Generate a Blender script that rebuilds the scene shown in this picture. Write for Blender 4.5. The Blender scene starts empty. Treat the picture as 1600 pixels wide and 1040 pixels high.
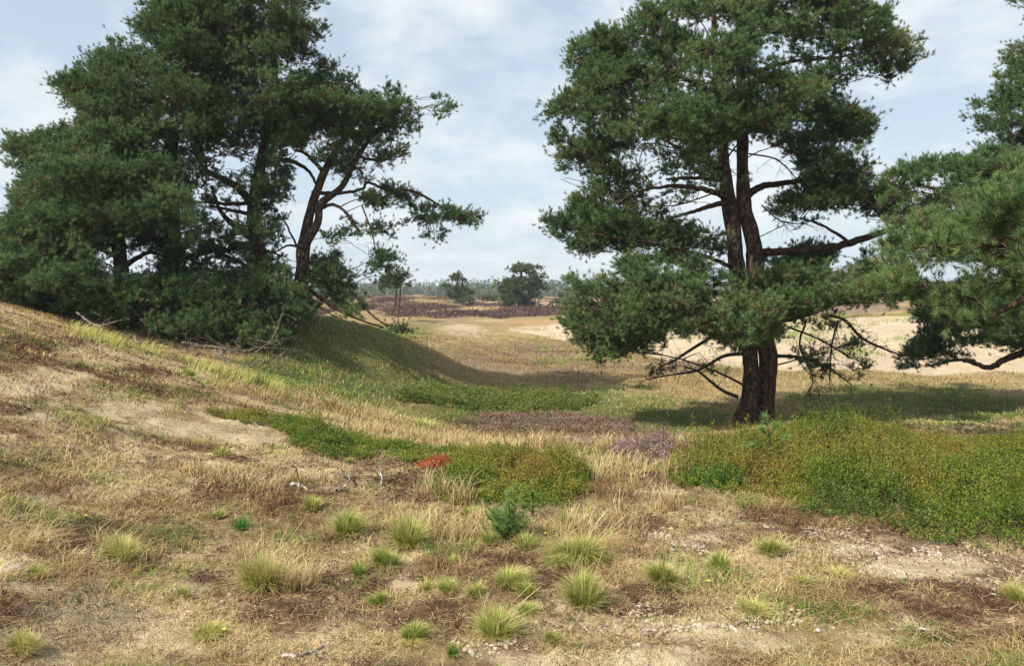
import bpy, math, random
import numpy as np

RNG = np.random.default_rng(11)
F = 1250.0          # focal length in photo pixels (photo 1600 wide)
CX, HY = 800.0, 455.0   # optical axis column, horizon row
EYE = 1.6
scene = bpy.context.scene
COL = scene.collection

# ------------------------------------------------------------------ noise
def _hash(ix, iy, iz, seed):
    h = (ix.astype(np.int64) * 374761393 + iy.astype(np.int64) * 668265263 + iz.astype(np.int64) * 2147483647 + seed * 1274126177) & 0xFFFFFFFF
    h = ((h ^ (h >> 13)) * 1274126177) & 0xFFFFFFFF
    h = ((h ^ (h >> 16)) * 2246822519) & 0xFFFFFFFF
    return ((h ^ (h >> 15)) & 0xFFFFFF) / float(0xFFFFFF)

def vnoise(x, y, seed=0):
    x = np.asarray(x, float); y = np.asarray(y, float)
    ix = np.floor(x); iy = np.floor(y)
    fx = x - ix; fy = y - iy
    fx = fx * fx * (3 - 2 * fx); fy = fy * fy * (3 - 2 * fy)
    z = np.zeros_like(ix)
    a = _hash(ix, iy, z, seed); b = _hash(ix + 1, iy, z, seed)
    c = _hash(ix, iy + 1, z, seed); d = _hash(ix + 1, iy + 1, z, seed)
    return (a * (1 - fx) + b * fx) * (1 - fy) + (c * (1 - fx) + d * fx) * fy

def fbm(x, y, seed=0, octv=4, gain=0.5):
    s = 0; a = 1; t = 0
    x = np.asarray(x, float); y = np.asarray(y, float)
    for i in range(octv):
        cs, sn = math.cos(0.6 * i + 0.3), math.sin(0.6 * i + 0.3)
        s = s + a * vnoise((x * cs - y * sn) * 2 ** i + 17.3 * i, (x * sn + y * cs) * 2 ** i - 9.1 * i, seed + i * 7)
        t += a; a *= gain
    return s / t

def sstep(a, b, x):
    t = np.clip((x - a) / (b - a), 0, 1)
    return t * t * (3 - 2 * t)

# ------------------------------------------------------------------ terrain heights
# per column of the view: (distance, height)
COLS = {
 -250: [(0, .1), (3.5, .3), (5, .7), (7, 1.2), (9, 1.6), (12, 2.0), (16, 2.1), (22, 2.1), (30, 1.5), (45, 0), (70, -.8), (120, -.5), (300, -1), (1500, -1)],
 0:    [(0, 0), (3.5, .1), (5, .3), (7, .65), (9, .92), (11, 1.15), (13, 1.36), (15, 1.3), (20, 1.45), (26, 1.2), (36, .2), (60, -.6), (120, -.5), (300, -1), (1500, -1)],
 150:  [(0, 0), (3.5, .03), (5, .14), (7, .35), (9, .58), (11, .78), (13, .92), (15, .7), (18, .8), (22, 1.25), (26, 1.2), (36, .1), (60, -.6), (120, -.5), (300, -1), (1500, -1)],
 300:  [(0, 0), (3.5, .0), (5, .05), (7, .13), (9, .2), (11, .3), (13, .42), (15, .2), (17.5, .25), (20, .75), (22, 1.1), (26, 1.1), (36, 0), (60, -.6), (120, -.4), (300, -1), (1500, -1)],
 460:  [(0, 0), (6, .02), (9, .03), (12, -.03), (14, -.06), (16, -.08), (18, .05), (20, .45), (22, .98), (24, 1.1), (28, .6), (40, -.8), (60, -.5), (120, -.3), (300, -1), (1500, -1)],
 560:  [(0, 0), (6, 0), (9, -.05), (12, -.35), (16, -.6), (18, -.62), (20, -.4), (22, .1), (24, .6), (26, .66), (31, 0), (40, -.8), (60, -.35), (100, -.1), (160, -.2), (300, -1), (1500, -1)],
 640:  [(0, 0), (7, 0), (9, -.12), (12, -.55), (16, -.9), (20, -.85), (24, -.45), (28, .2), (31, .1), (38, -.8), (48, -.8), (62, -.5), (80, -.35), (110, .1), (160, -.1), (300, -1), (1500, -1)],
 740:  [(0, 0), (7, 0), (9, -.15), (12, -.75), (16, -1.15), (20, -1.3), (26, -1.4), (32, -1.3), (37, -1.05), (43, -.7), (48, -.85), (56, -.9), (70, -.7), (85, -.4), (110, -.2), (160, -.3), (300, -1), (1500, -1)],
 820:  [(0, 0), (7, 0), (9, -.15), (12, -.8), (16, -1.2), (20, -1.4), (26, -1.47), (32, -1.45), (42, -1.3), (52, -1.0), (60, -.6), (70, -.7), (85, -.5), (110, -.3), (160, -.4), (300, -1), (1500, -1)],
 880:  [(0, 0), (7, 0), (9, -.12), (12, -.8), (16, -1.25), (20, -1.4), (32, -1.45), (47, -1.25), (56, -.45), (64, -.3), (80, -.5), (120, -.3), (160, -.4), (300, -1), (1500, -1)],
 1050: [(0, 0), (7.5, 0), (9.5, -.1), (12, -.75), (15, -1.25), (20, -1.4), (30, -1.5), (35, -1.4), (42, -.85), (50, -.6), (60, -.45), (90, 0), (160, -.4), (300, -1), (1500, -1)],
 1200: [(0, 0), (8, 0), (10, -.1), (12, -.6), (14, -1.1), (18, -1.35), (24, -1.45), (30, -1.45), (36, -.9), (43, -.35), (55, -.2), (90, 0), (160, -.4), (300, -1), (1500, -1)],
 1400: [(0, 0), (5, -.02), (9, 0.02), (10.5, -.1), (12, -.5), (14, -1.1), (18, -1.4), (24, -1.45), (29.5, -1.42), (35, -.85), (42, -.15), (55, .0), (90, 0), (160, -.4), (300, -1), (1500, -1)],
 1600: [(0, 0), (5, -.05), (9, 0), (10.5, -.1), (12, -.5), (14, -1.1), (18, -1.4), (24, -1.45), (29, -1.4), (34, -.8), (41, -.12), (55, .05), (90, 0), (160, -.4), (300, -1), (1500, -1)],
 1850: [(0, 0), (5, -.1), (9, 0), (10.5, -.1), (12, -.4), (14, -.9), (18, -1.2), (24, -1.3), (29, -1.2), (34, .1), (41, 1.2), (55, 1.4), (90, 0), (160, -.4), (300, -1), (1500, -1)],
}
PXG = np.linspace(-250, 1850, 211)
LDG = np.linspace(math.log(1.0), math.log(1501.0), 420)
def _build_hgrid():
    keys = sorted(COLS)
    prof = []
    for k in keys:
        a = np.array(COLS[k], float)
        z = np.interp(np.exp(LDG) - 1.0 + 0.0, a[:, 0], a[:, 1])
        ker = np.exp(-0.5 * (np.arange(-6, 7) / 2.6) ** 2); ker /= ker.sum()
        z = np.convolve(np.pad(z, 6, mode='edge'), ker, mode='valid')
        prof.append(z)
    prof = np.array(prof)
    g = np.empty((len(PXG), len(LDG)))
    for j in range(len(LDG)):
        g[:, j] = np.interp(PXG, keys, prof[:, j])
    ker = np.exp(-0.5 * (np.arange(-8, 9) / 4.0) ** 2); ker /= ker.sum()
    for j in range(len(LDG)):
        g[:, j] = np.convolve(np.pad(g[:, j], 8, mode='edge'), ker, mode='valid')
    return g
HG = _build_hgrid()

def Hbase(x, y):
    x = np.asarray(x, float); y = np.asarray(y, float)
    r = np.hypot(x, y) + 1e-9
    az = np.arctan2(x, y)
    azc = np.clip(az, -0.70, 0.70)
    Y = r * np.cos(azc)
    px = np.clip(CX + F * np.tan(azc), -249.9, 1849.9)
    u = (px - PXG[0]) / (PXG[1] - PXG[0])
    v = (np.log(np.clip(Y + 1.0, 1.0, 1500.9)) - LDG[0]) / (LDG[1] - LDG[0])
    iu = np.clip(u.astype(int), 0, len(PXG) - 2); iv = np.clip(v.astype(int), 0, len(LDG) - 2)
    fu = u - iu; fv = v - iv
    z = (HG[iu, iv] * (1 - fu) + HG[iu + 1, iv] * fu) * (1 - fv) + (HG[iu, iv + 1] * (1 - fu) + HG[iu + 1, iv + 1] * fu) * fv
    fade = 1 - sstep(0.70, 1.6, np.abs(az))
    return z * fade

def H(x, y):
    x = np.asarray(x, float); y = np.asarray(y, float)
    z = Hbase(x, y)
    Y = np.maximum(np.hypot(x, y), 0.1)
    near = 1 - sstep(14, 30, Y)
    z = z + (fbm(x * .9, y * .9, 3, 4) - .5) * .16 * near * sstep(0, 3, Y)
    z = z + (fbm(x * 4.0, y * 4.0, 8, 3) - .5) * .055 * near
    z = z + (fbm(x * .35, y * .35, 5, 3) - .5) * .22 * sstep(14, 30, Y)
    far = sstep(52, 75, Y)
    z = z + (fbm(x * .5, y * .5, 71, 4) - .5) * .5 * sstep(28, 36, Y) * (1 - sstep(52, 60, Y))
    z = z + (fbm(x * .085, y * .07, 21, 4, .55) - .5) * 2.6 * far * (1 - .5 * sstep(150, 400, Y))
    z = z + np.abs(fbm(x * .2, y * .2, 31, 3) - .5) * 1.2 * far
    return z

def gp(px, d):
    """world point on the ground seen at column px, depth d"""
    x = (px - CX) / F * d
    return np.array([x, d, float(H(x, d))])

def hit(px, py):
    """first ground point along the sight line through (px, py)"""
    d = 2.0
    while d < 900:
        x = (px - CX) / F * d
        zr = EYE - (py - HY) / F * d
        if float(H(x, d)) >= zr:
            return np.array([x, d, float(H(x, d))])
        d *= 1.01
    return np.array([(px - CX) / F * 300, 300, -1.])

def sp(px, py, d):
    """world point at column px, row py, depth d"""
    return np.array([(px - CX) / F * d, d, EYE - (py - HY) / F * d])

# ------------------------------------------------------------------ mesh helpers
def soup(name, V, faces_n, FI, mats, parent=None, smooth=False, attrs=None, colattr=None, matidx=None):
    """V (n,3); FI flat vertex indices; faces_n: vertices per face (int) or array"""
    me = bpy.data.meshes.new(name)
    V = np.ascontiguousarray(V, dtype=np.float32); FI = np.ascontiguousarray(FI, dtype=np.int32).ravel()
    me.vertices.add(len(V)); me.vertices.foreach_set('co', V.ravel())
    if np.isscalar(faces_n):
        nf = len(FI) // faces_n
        starts = np.arange(nf, dtype=np.int32) * faces_n
    else:
        faces_n = np.asarray(faces_n); nf = len(faces_n)
        starts = np.concatenate([[0], np.cumsum(faces_n)[:-1]]).astype(np.int32)
    me.loops.add(len(FI)); me.loops.foreach_set('vertex_index', FI)
    me.polygons.add(nf); me.polygons.foreach_set('loop_start', starts)
    if matidx is not None: me.polygons.foreach_set('material_index', np.ascontiguousarray(matidx, dtype=np.int32))
    me.update(calc_edges=True)
    if smooth: me.polygons.foreach_set('use_smooth', np.ones(nf, dtype=bool))
    if attrs:
        for k, a in attrs.items():
            at = me.attributes.new(k, 'FLOAT', 'POINT'); at.data.foreach_set('value', np.ascontiguousarray(a, dtype=np.float32))
    if colattr is not None:
        at = me.attributes.new('Col', 'FLOAT_COLOR', 'POINT')
        c = np.ones((len(V), 4), np.float32); c[:, :3] = colattr
        at.data.foreach_set('color', c.ravel())
    for m in (mats if isinstance(mats, (list, tuple)) else [mats]): me.materials.append(m)
    o = bpy.data.objects.new(name, me); COL.objects.link(o)
    if parent is not None: o.parent = parent
    return o

def local(o_verts, root):
    return o_verts - np.array(root)

def empty(name, loc, label, cat, group=None):
    o = bpy.data.objects.new(name, None); COL.objects.link(o)
    o.location = tuple(float(c) for c in loc); o.empty_display_size = .3
    tag(o, label, cat, group)
    return o

def tag(o, label=None, cat=None, group=None, kind=None):
    if label: o['label'] = label
    if cat: o['category'] = cat
    if group: o['group'] = group
    if kind: o['kind'] = kind
    return o

def unit(v):
    return v / (np.linalg.norm(v, axis=-1, keepdims=True) + 1e-12)

class Segs:
    """thin prisms for twigs"""
    def __init__(s): s.a = []; s.b = []; s.ra = []; s.rb = []
    def add(s, a, b, ra, rb):
        a = np.atleast_2d(a); b = np.atleast_2d(b)
        s.a.append(a); s.b.append(b)
        s.ra.append(np.broadcast_to(np.asarray(ra, float), (len(a),))); s.rb.append(np.broadcast_to(np.asarray(rb, float), (len(a),)))
    def path(s, P, R):
        P = np.asarray(P); R = np.asarray(R); s.add(P[:-1], P[1:], R[:-1], R[1:])
    def mesh(s, n=3):
        A = np.concatenate(s.a); B = np.concatenate(s.b); ra = np.concatenate(s.ra); rb = np.concatenate(s.rb)
        d = unit(B - A)
        h = np.where(np.abs(d[:, 2:3]) < .9, np.array([[0, 0, 1.]]), np.array([[1., 0, 0]]))
        u = unit(np.cross(d, h)); v = np.cross(d, u)
        V = []
        for k in range(n):
            t = 2 * math.pi * k / n
            o = u * math.cos(t) + v * math.sin(t)
            V.append(A + o * ra[:, None]); V.append(B + o * rb[:, None])
        V = np.stack(V, 1)          # (m, 2n, 3)
        m = len(A); base = np.arange(m)[:, None] * 2 * n
        FI = []
        for k in range(n):
            k2 = (k + 1) % n
            FI.append(np.stack([base[:, 0] + 2 * k, base[:, 0] + 2 * k2, base[:, 0] + 2 * k2 + 1, base[:, 0] + 2 * k + 1], 1))
        FI = np.stack(FI, 1).reshape(-1)
        return V.reshape(-1, 3), FI

def bez(p0, p1, p2, n):
    t = np.linspace(0, 1, n)[:, None]
    return (1 - t) ** 2 * p0 + 2 * t * (1 - t) * p1 + t * t * p2

def crom(P, n):
    """smooth a polyline of points (k, m) with Catmull-Rom, n samples per span"""
    P = np.asarray(P, float); Q = np.vstack([2 * P[0] - P[1], P, 2 * P[-1] - P[-2]])
    out = []
    for i in range(len(P) - 1):
        a, b, c, d = Q[i:i + 4]
        for t in np.arange(n) / n:
            out.append(.5 * ((2 * b) + (c - a) * t + (2 * a - 5 * b + 4 * c - d) * t * t + (3 * b - a - 3 * c + d) * t ** 3))
    out.append(P[-1])
    return np.array(out)

def tube(name, P, R, mat, parent, off, sides=14, rough=.06, cap=True):
    """bark covered stem; P (n,3) world, R radius"""
    P = np.asarray(P, float); R = np.asarray(R, float); n = len(P)
    T = np.gradient(P, axis=0); T = unit(T)
    ref = np.array([1., 0, 0.]) if abs(T[0, 0]) < .8 else np.array([0, 1., 0])
    V = []
    u = unit(np.cross(T[0], ref)); 
    for i in range(n):
        u = unit(u - T[i] * np.dot(u, T[i])); v = np.cross(T[i], u)
        th = np.arange(sides) * 2 * math.pi / sides
        z = P[i, 2]
        rr = R[i] * (1 + rough * 2 * (vnoise(np.cos(th) * 1.6 + 5 + P[0, 0], np.sin(th) * 1.6 + z * 1.7, 5) - .5) + rough * 1.6 * (vnoise(th / 6.283 * 9, z * 5 + np.zeros(sides), 9) - .5))
        V.append(P[i] + np.outer(np.cos(th) * rr, u) + np.outer(np.sin(th) * rr, v))
    V = np.array(V).reshape(-1, 3)
    i = np.arange(n - 1)[:, None]; k = np.arange(sides)[None, :]; k2 = (k + 1) % sides
    FI = np.stack([i * sides + k, i * sides + k2, (i + 1) * sides + k2, (i + 1) * sides + k], -1).reshape(-1)
    fn = np.full(len(FI) // 4, 4)
    if cap:
        FI = np.concatenate([FI, (n - 1) * sides + np.arange(sides)]); fn = np.concatenate([fn, [sides]])
    return soup(name, V - off, fn, FI, mat, parent, smooth=True)

def inpoly(px, py, poly):
    px = np.asarray(px, float); py = np.asarray(py, float)
    c = np.zeros(px.shape, bool); n = len(poly)
    for i in range(n):
        x1, y1 = poly[i]; x2, y2 = poly[(i + 1) % n]
        if y1 == y2: continue
        cond = ((y1 > py) != (y2 > py)) & (px < (x2 - x1) * (py - y1) / (y2 - y1) + x1)
        c ^= cond
    return c

def edist(px, py, poly):
    px = np.asarray(px, float); py = np.asarray(py, float)
    m = np.full(px.shape, 1e9); n = len(poly)
    for i in range(n):
        x1, y1 = poly[i]; x2, y2 = poly[(i + 1) % n]
        dx, dy = x2 - x1, y2 - y1
        t = np.clip(((px - x1) * dx + (py - y1) * dy) / (dx * dx + dy * dy + 1e-9), 0, 1)
        m = np.minimum(m, np.hypot(px - x1 - t * dx, py - y1 - t * dy))
    return m

# ------------------------------------------------------------------ materials
def new_mat(name):
    m = bpy.data.materials.new(name); m.use_nodes = True
    nt = m.node_tree; nt.nodes.clear()
    return m, nt, nt.nodes, nt.links

def ramp(N, stops):
    r = N.new('ShaderNodeValToRGB'); e = r.color_ramp.elements
    e[0].position, e[0].color = stops[0][0], (*stops[0][1], 1)
    e[1].position, e[1].color = stops[-1][0], (*stops[-1][1], 1)
    for p, c in stops[1:-1]:
        k = e.new(p); k.color = (*c, 1)
    return r

def leaf_mat(name, stops, trans=.3, rough=.55, spec=.25, var=.25, nscale=1.2):
    """foliage: attribute v picks along a ramp, noise in object space varies it"""
    m, nt, N, L = new_mat(name)
    out = N.new('ShaderNodeOutputMaterial')
    at = N.new('ShaderNodeAttribute'); at.attribute_name = 'v'
    tc = N.new('ShaderNodeTexCoord'); no = N.new('ShaderNodeTexNoise'); no.inputs['Scale'].default_value = nscale; no.inputs['Detail'].default_value = 3
    L.new(tc.outputs['Object'], no.inputs['Vector'])
    ma = N.new('ShaderNodeMath'); ma.operation = 'MULTIPLY_ADD'; L.new(no.outputs['Fac'], ma.inputs[0]); ma.inputs[1].default_value = var * 2
    sb = N.new('ShaderNodeMath'); sb.operation = 'SUBTRACT'; L.new(at.outputs['Fac'], sb.inputs[0]); sb.inputs[1].default_value = var
    L.new(sb.outputs[0], ma.inputs[2])
    r = ramp(N, stops); L.new(ma.outputs[0], r.inputs[0])
    p = N.new('ShaderNodeBsdfPrincipled'); p.inputs['Roughness'].default_value = rough
    p.inputs['Specular IOR Level'].default_value = spec
    L.new(r.outputs[0], p.inputs['Base Color'])
    t = N.new('ShaderNodeBsdfTranslucent'); L.new(r.outputs[0], t.inputs[0])
    mx = N.new('ShaderNodeMixShader'); mx.inputs[0].default_value = trans
    L.new(p.outputs[0], mx.inputs[1]); L.new(t.outputs[0], mx.inputs[2]); L.new(mx.outputs[0], out.inputs[0])
    return m

M_NEEDLE = leaf_mat('pine_needles', [(0, (.018, .046, .014)), (.3, (.060, .120, .036)), (.6, (.110, .196, .062)), (.86, (.18, .27, .10)), (.93, (.22, .20, .08)), (1, (.26, .17, .08))], .30, .5, .35)
M_NEEDLE_BLUE = leaf_mat('blue_green_needles', [(0, (.055, .095, .030)), (.35, (.115, .195, .060)), (.65, (.185, .28, .09)), (.9, (.27, .36, .12)), (1, (.34, .28, .12))], .3, .42, .4)
M_NEEDLE_FAR = leaf_mat('distant_needles', [(0, (.045, .065, .032)), (.5, (.085, .12, .055)), (1, (.14, .18, .08))], .15, .7, .15)
M_SEEDLING = leaf_mat('seedling_needles', [(0, (.10, .19, .045)), (.5, (.23, .37, .095)), (1, (.42, .52, .20))], .35, .5, .3, .15)
M_BILBERRY = leaf_mat('bilberry_leaves', [(0, (.045, .085, .013)), (.28, (.100, .180, .020)), (.52, (.175, .240, .026)), (.76, (.265, .260, .040)), (.93, (.28, .23, .05)), (1, (.29, .16, .05))], .35, .5, .3, .16, 3.0)
M_MOORGREEN = leaf_mat('low_green_leaves', [(0, (.07, .10, .02)), (.5, (.135, .175, .032)), (1, (.26, .25, .07))], .3, .6, .2, .2, 1.5)
M_REDLEAF = leaf_mat('red_leaves', [(0, (.16, .03, .015)), (.5, (.42, .075, .03)), (1, (.50, .20, .06))], .35, .5, .3, .1, 6)
M_HEATHER = leaf_mat('heather_flowers', [(0, (.10, .10, .045)), (.4, (.24, .19, .12)), (.7, (.40, .25, .27)), (1, (.50, .33, .37))], .25, .8, .1, .15, 4)
M_HEATHERDRY = leaf_mat('brown_heather', [(0, (.09, .07, .035)), (.5, (.20, .14, .09)), (1, (.33, .23, .19))], .2, .8, .1, .15, 2)
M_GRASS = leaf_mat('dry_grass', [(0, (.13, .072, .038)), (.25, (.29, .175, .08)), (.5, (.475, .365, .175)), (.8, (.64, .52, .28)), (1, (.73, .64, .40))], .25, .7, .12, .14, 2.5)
M_TUFT = leaf_mat('tuft_grass', [(0, (.060, .15, .018)), (.3, (.14, .265, .030)), (.55, (.33, .40, .075)), (.8, (.60, .53, .20)), (1, (.70, .58, .32))], .3, .55, .2, .05, 5)
M_FRESH = leaf_mat('fresh_grass', [(0, (.04, .12, .02)), (.5, (.10, .26, .04)), (1, (.22, .38, .09))], .35, .5, .25, .1, 5)
M_LITTER = leaf_mat('moss_litter', [(0, (.035, .017, .012)), (.4, (.085, .038, .025)), (.75, (.17, .085, .05)), (1, (.34, .21, .12))], .1, .8, .1, .1, 3)

def bark(name, c1, c2, c3, scale=9):
    m, nt, N, L = new_mat(name)
    out = N.new('ShaderNodeOutputMaterial'); p = N.new('ShaderNodeBsdfPrincipled'); p.inputs['Roughness'].default_value = .9; p.inputs['Specular IOR Level'].default_value = .15
    tc = N.new('ShaderNodeTexCoord'); mp = N.new('ShaderNodeMapping'); mp.inputs['Scale'].default_value = (1, 1, .3); L.new(tc.outputs['Object'], mp.inputs[0])
    no0 = N.new('ShaderNodeTexNoise'); no0.inputs['Scale'].default_value = 6; L.new(mp.outputs[0], no0.inputs['Vector'])
    mxv = N.new('ShaderNodeMix'); mxv.data_type = 'VECTOR'; mxv.inputs[0].default_value = .12
    L.new(mp.outputs[0], mxv.inputs[4]); L.new(no0.outputs['Color'], mxv.inputs[5])
    vo = N.new('ShaderNodeTexVoronoi'); vo.feature = 'DISTANCE_TO_EDGE'; vo.inputs['Scale'].default_value = scale; L.new(mxv.outputs[1], vo.inputs['Vector'])
    no = N.new('ShaderNodeTexNoise'); no.inputs['Scale'].default_value = 14; no.inputs['Detail'].default_value = 6; L.new(tc.outputs['Object'], no.inputs['Vector'])
    r1 = ramp(N, [(.0, (.25, .25, .25)), (.16, (1, 1, 1))]); L.new(vo.outputs['Distance'], r1.inputs[0])
    r2 = ramp(N, [(.32, c1), (.5, c2), (.68, c3)]); L.new(no.outputs['Fac'], r2.inputs[0])
    mu = N.new('ShaderNodeMix'); mu.data_type = 'RGBA'; mu.blend_type = 'MULTIPLY'; mu.inputs[0].default_value = .85
    L.new(r2.outputs[0], mu.inputs[6]); L.new(r1.outputs[0], mu.inputs[7]); L.new(mu.outputs[2], p.inputs['Base Color'])
    bp = N.new('ShaderNodeBump'); bp.inputs['Strength'].default_value = .9; bp.inputs['Distance'].default_value = .03
    ad = N.new('ShaderNodeMath'); ad.operation = 'ADD'; L.new(r1.outputs[0], ad.inputs[0]); L.new(no.outputs['Fac'], ad.inputs[1])
    L.new(ad.outputs[0], bp.inputs['Height']); L.new(bp.outputs[0], p.inputs['Normal']); L.new(p.outputs[0], out.inputs[0])
    return m
M_BARK = bark('pine_bark', (.050, .032, .024), (.105, .067, .050), (.185, .125, .095))
M_BARKUP = bark('upper_pine_bark', (.045, .028, .019), (.09, .055, .036), (.16, .10, .066), 14)
M_TWIG = bark('twig_bark', (.045, .032, .022), (.09, .065, .045), (.17, .13, .095), 20)
M_DEAD = bark('weathered_wood', (.16, .125, .095), (.27, .225, .185), (.42, .37, .32), 16)
M_STEM = bark('brown_stems', (.06, .035, .02), (.12, .07, .04), (.2, .13, .08), 20)

M_PALEWOOD = bark('bleached_wood', (.26, .21, .16), (.44, .38, .32), (.62, .56, .50), 16)

def pebble_mat():
    m, nt, N, L = new_mat('pale_pebbles')
    out = N.new('ShaderNodeOutputMaterial'); p = N.new('ShaderNodeBsdfPrincipled'); p.inputs['Roughness'].default_value = .85
    at = N.new('ShaderNodeAttribute'); at.attribute_name = 'v'
    r = ramp(N, [(0, (.22, .15, .10)), (.4, (.42, .32, .24)), (.8, (.54, .45, .36)), (1, (.62, .55, .47))]); L.new(at.outputs['Fac'], r.inputs[0])
    no = N.new('ShaderNodeTexNoise'); no.inputs['Scale'].default_value = 60
    mu = N.new('ShaderNodeMix'); mu.data_type = 'RGBA'; mu.blend_type = 'MULTIPLY'; mu.inputs[0].default_value = .5
    L.new(r.outputs[0], mu.inputs[6]); L.new(no.outputs['Color'], mu.inputs[7]); mu.inputs[0].default_value = .25
    L.new(mu.outputs[2], p.inputs['Base Color']); L.new(p.outputs[0], out.inputs[0])
    return m
M_PEBBLE = pebble_mat()

def yellow_mat():
    m, nt, N, L = new_mat('yellow_petals')
    out = N.new('ShaderNodeOutputMaterial'); p = N.new('ShaderNodeBsdfPrincipled'); p.inputs['Roughness'].default_value = .6
    no = N.new('ShaderNodeTexNoise'); no.inputs['Scale'].default_value = 80
    r = ramp(N, [(.3, (.75, .55, .03)), (.7, (.85, .75, .08))]); L.new(no.outputs['Fac'], r.inputs[0]); L.new(r.outputs[0], p.inputs['Base Color']); L.new(p.outputs[0], out.inputs[0])
    return m
M_YELLOW = yellow_mat()

def ground_mat():
    m, nt, N, L = new_mat('ground_surface')
    out = N.new('ShaderNodeOutputMaterial'); p = N.new('ShaderNodeBsdfPrincipled'); p.inputs['Roughness'].default_value = .95; p.inputs['Specular IOR Level'].default_value = .08
    at = N.new('ShaderNodeAttribute'); at.attribute_name = 'Col'
    sa = N.new('ShaderNodeAttribute'); sa.attribute_name = 'sand'
    tc = N.new('ShaderNodeTexCoord')
    def noise(sc, det=5, rough=.65):
        n = N.new('ShaderNodeTexNoise'); n.inputs['Scale'].default_value = sc; n.inputs['Detail'].default_value = det; n.inputs['Roughness'].default_value = rough
        L.new(tc.outputs['Object'], n.inputs['Vector']); return n
    n1 = noise(22); n2 = noise(3.2, 6); n3 = noise(90, 3)
    def mult(a, n, lo, hi, b0=.3, b1=.7):
        r = ramp(N, [(b0, (lo, lo, lo)), (b1, (hi, hi, hi))]); L.new(n.outputs['Fac'], r.inputs[0])
        k = N.new('ShaderNodeMix'); k.data_type = 'RGBA'; k.blend_type = 'MULTIPLY'; k.inputs[0].default_value = 1
        L.new(a, k.inputs[6]); L.new(r.outputs[0], k.inputs[7]); return k.outputs[2], r
    # calmer on bare sand
    a, r1 = mult(at.outputs['Color'], n1, .55, 1.35)
    b, r2 = mult(a, n2, .72, 1.22)
    c, r3 = mult(b, n3, .7, 1.25)
    mx = N.new('ShaderNodeMix'); mx.data_type = 'RGBA'; L.new(c, mx.inputs[6])
    q, rq = mult(at.outputs['Color'], n2, .9, 1.08)
    L.new(q, mx.inputs[7]); 
    sc = N.new('ShaderNodeMath'); sc.operation = 'MULTIPLY'; sc.inputs[1].default_value = .55; L.new(sa.outputs['Fac'], sc.inputs[0]); L.new(sc.outputs[0], mx.inputs[0])
    L.new(mx.outputs[2], p.inputs['Base Color'])
    ad = N.new('ShaderNodeMath'); ad.operation = 'ADD'; L.new(n1.outputs['Fac'], ad.inputs[0]); L.new(n3.outputs['Fac'], ad.inputs[1])
    bp = N.new('ShaderNodeBump'); bp.inputs['Strength'].default_value = .8; bp.inputs['Distance'].default_value = .025
    L.new(ad.outputs[0], bp.inputs['Height']); L.new(bp.outputs[0], p.inputs['Normal']); L.new(p.outputs[0], out.inputs[0])
    return m
M_GROUND = ground_mat()

# ------------------------------------------------------------------ ground cover fields
def scr(x, y, z):
    y = np.maximum(y, .2)
    return CX + x / y * F, HY + (EYE - z) / y * F

def blob(px, py, cx, cy, rx, ry, wob=0.0):
    q = np.hypot((px - cx) / rx, (py - cy) / ry)
    return 1 - sstep(.55, 1.15, q + wob)

SAND_NEAR = [(300, 662, 120, 20), (390, 680, 60, 22), (60, 772, 60, 20), (10, 885, 40, 14), (760, 1028, 160, 22), (1370, 985, 90, 26), (70, 600, 80, 20), (190, 640, 70, 14), (40, 655, 60, 9), (1150, 990, 120, 18),
             (1010, 1030, 120, 20), (600, 700, 40, 10), (45, 930, 70, 10), (1100, 840, 60, 10), (1300, 850, 110, 12), (1450, 880, 110, 18), (630, 915, 35, 14), (240, 640, 50, 12), (1040, 770, 60, 8)]
MOSS = [(620, 765, 95, 42), (560, 915, 190, 40), (500, 955, 170, 32), (650, 965, 170, 26), (760, 885, 150, 22), (860, 925, 70, 26), (990, 945, 130, 18), (1010, 925, 60, 14), (1230, 808, 100, 16), (1420, 915, 130, 20), (1520, 945, 130, 34), (60, 960, 130, 34),
        (150, 870, 90, 20), (40, 540, 90, 22), (350, 905, 70, 14), (1210, 830, 60, 9), (690, 840, 60, 14), (650, 960, 120, 20), (1380, 830, 90, 9), (1560, 1000, 80, 30), (230, 585, 60, 12), (330, 770, 40, 12), (1440, 930, 90, 14), (25, 1010, 80, 30)]
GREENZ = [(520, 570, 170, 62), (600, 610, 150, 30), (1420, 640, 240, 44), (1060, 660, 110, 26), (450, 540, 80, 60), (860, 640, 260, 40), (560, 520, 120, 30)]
HEATHZ = [(860, 668, 200, 22), (860, 562, 190, 34), (1080, 570, 160, 16), (940, 690, 120, 14), (760, 660, 90, 16)]
BANK_FOOT = [(700, 500), (790, 513), (870, 528), (1050, 562), (1200, 574), (1300, 578), (1600, 584), (1900, 590)]

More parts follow.
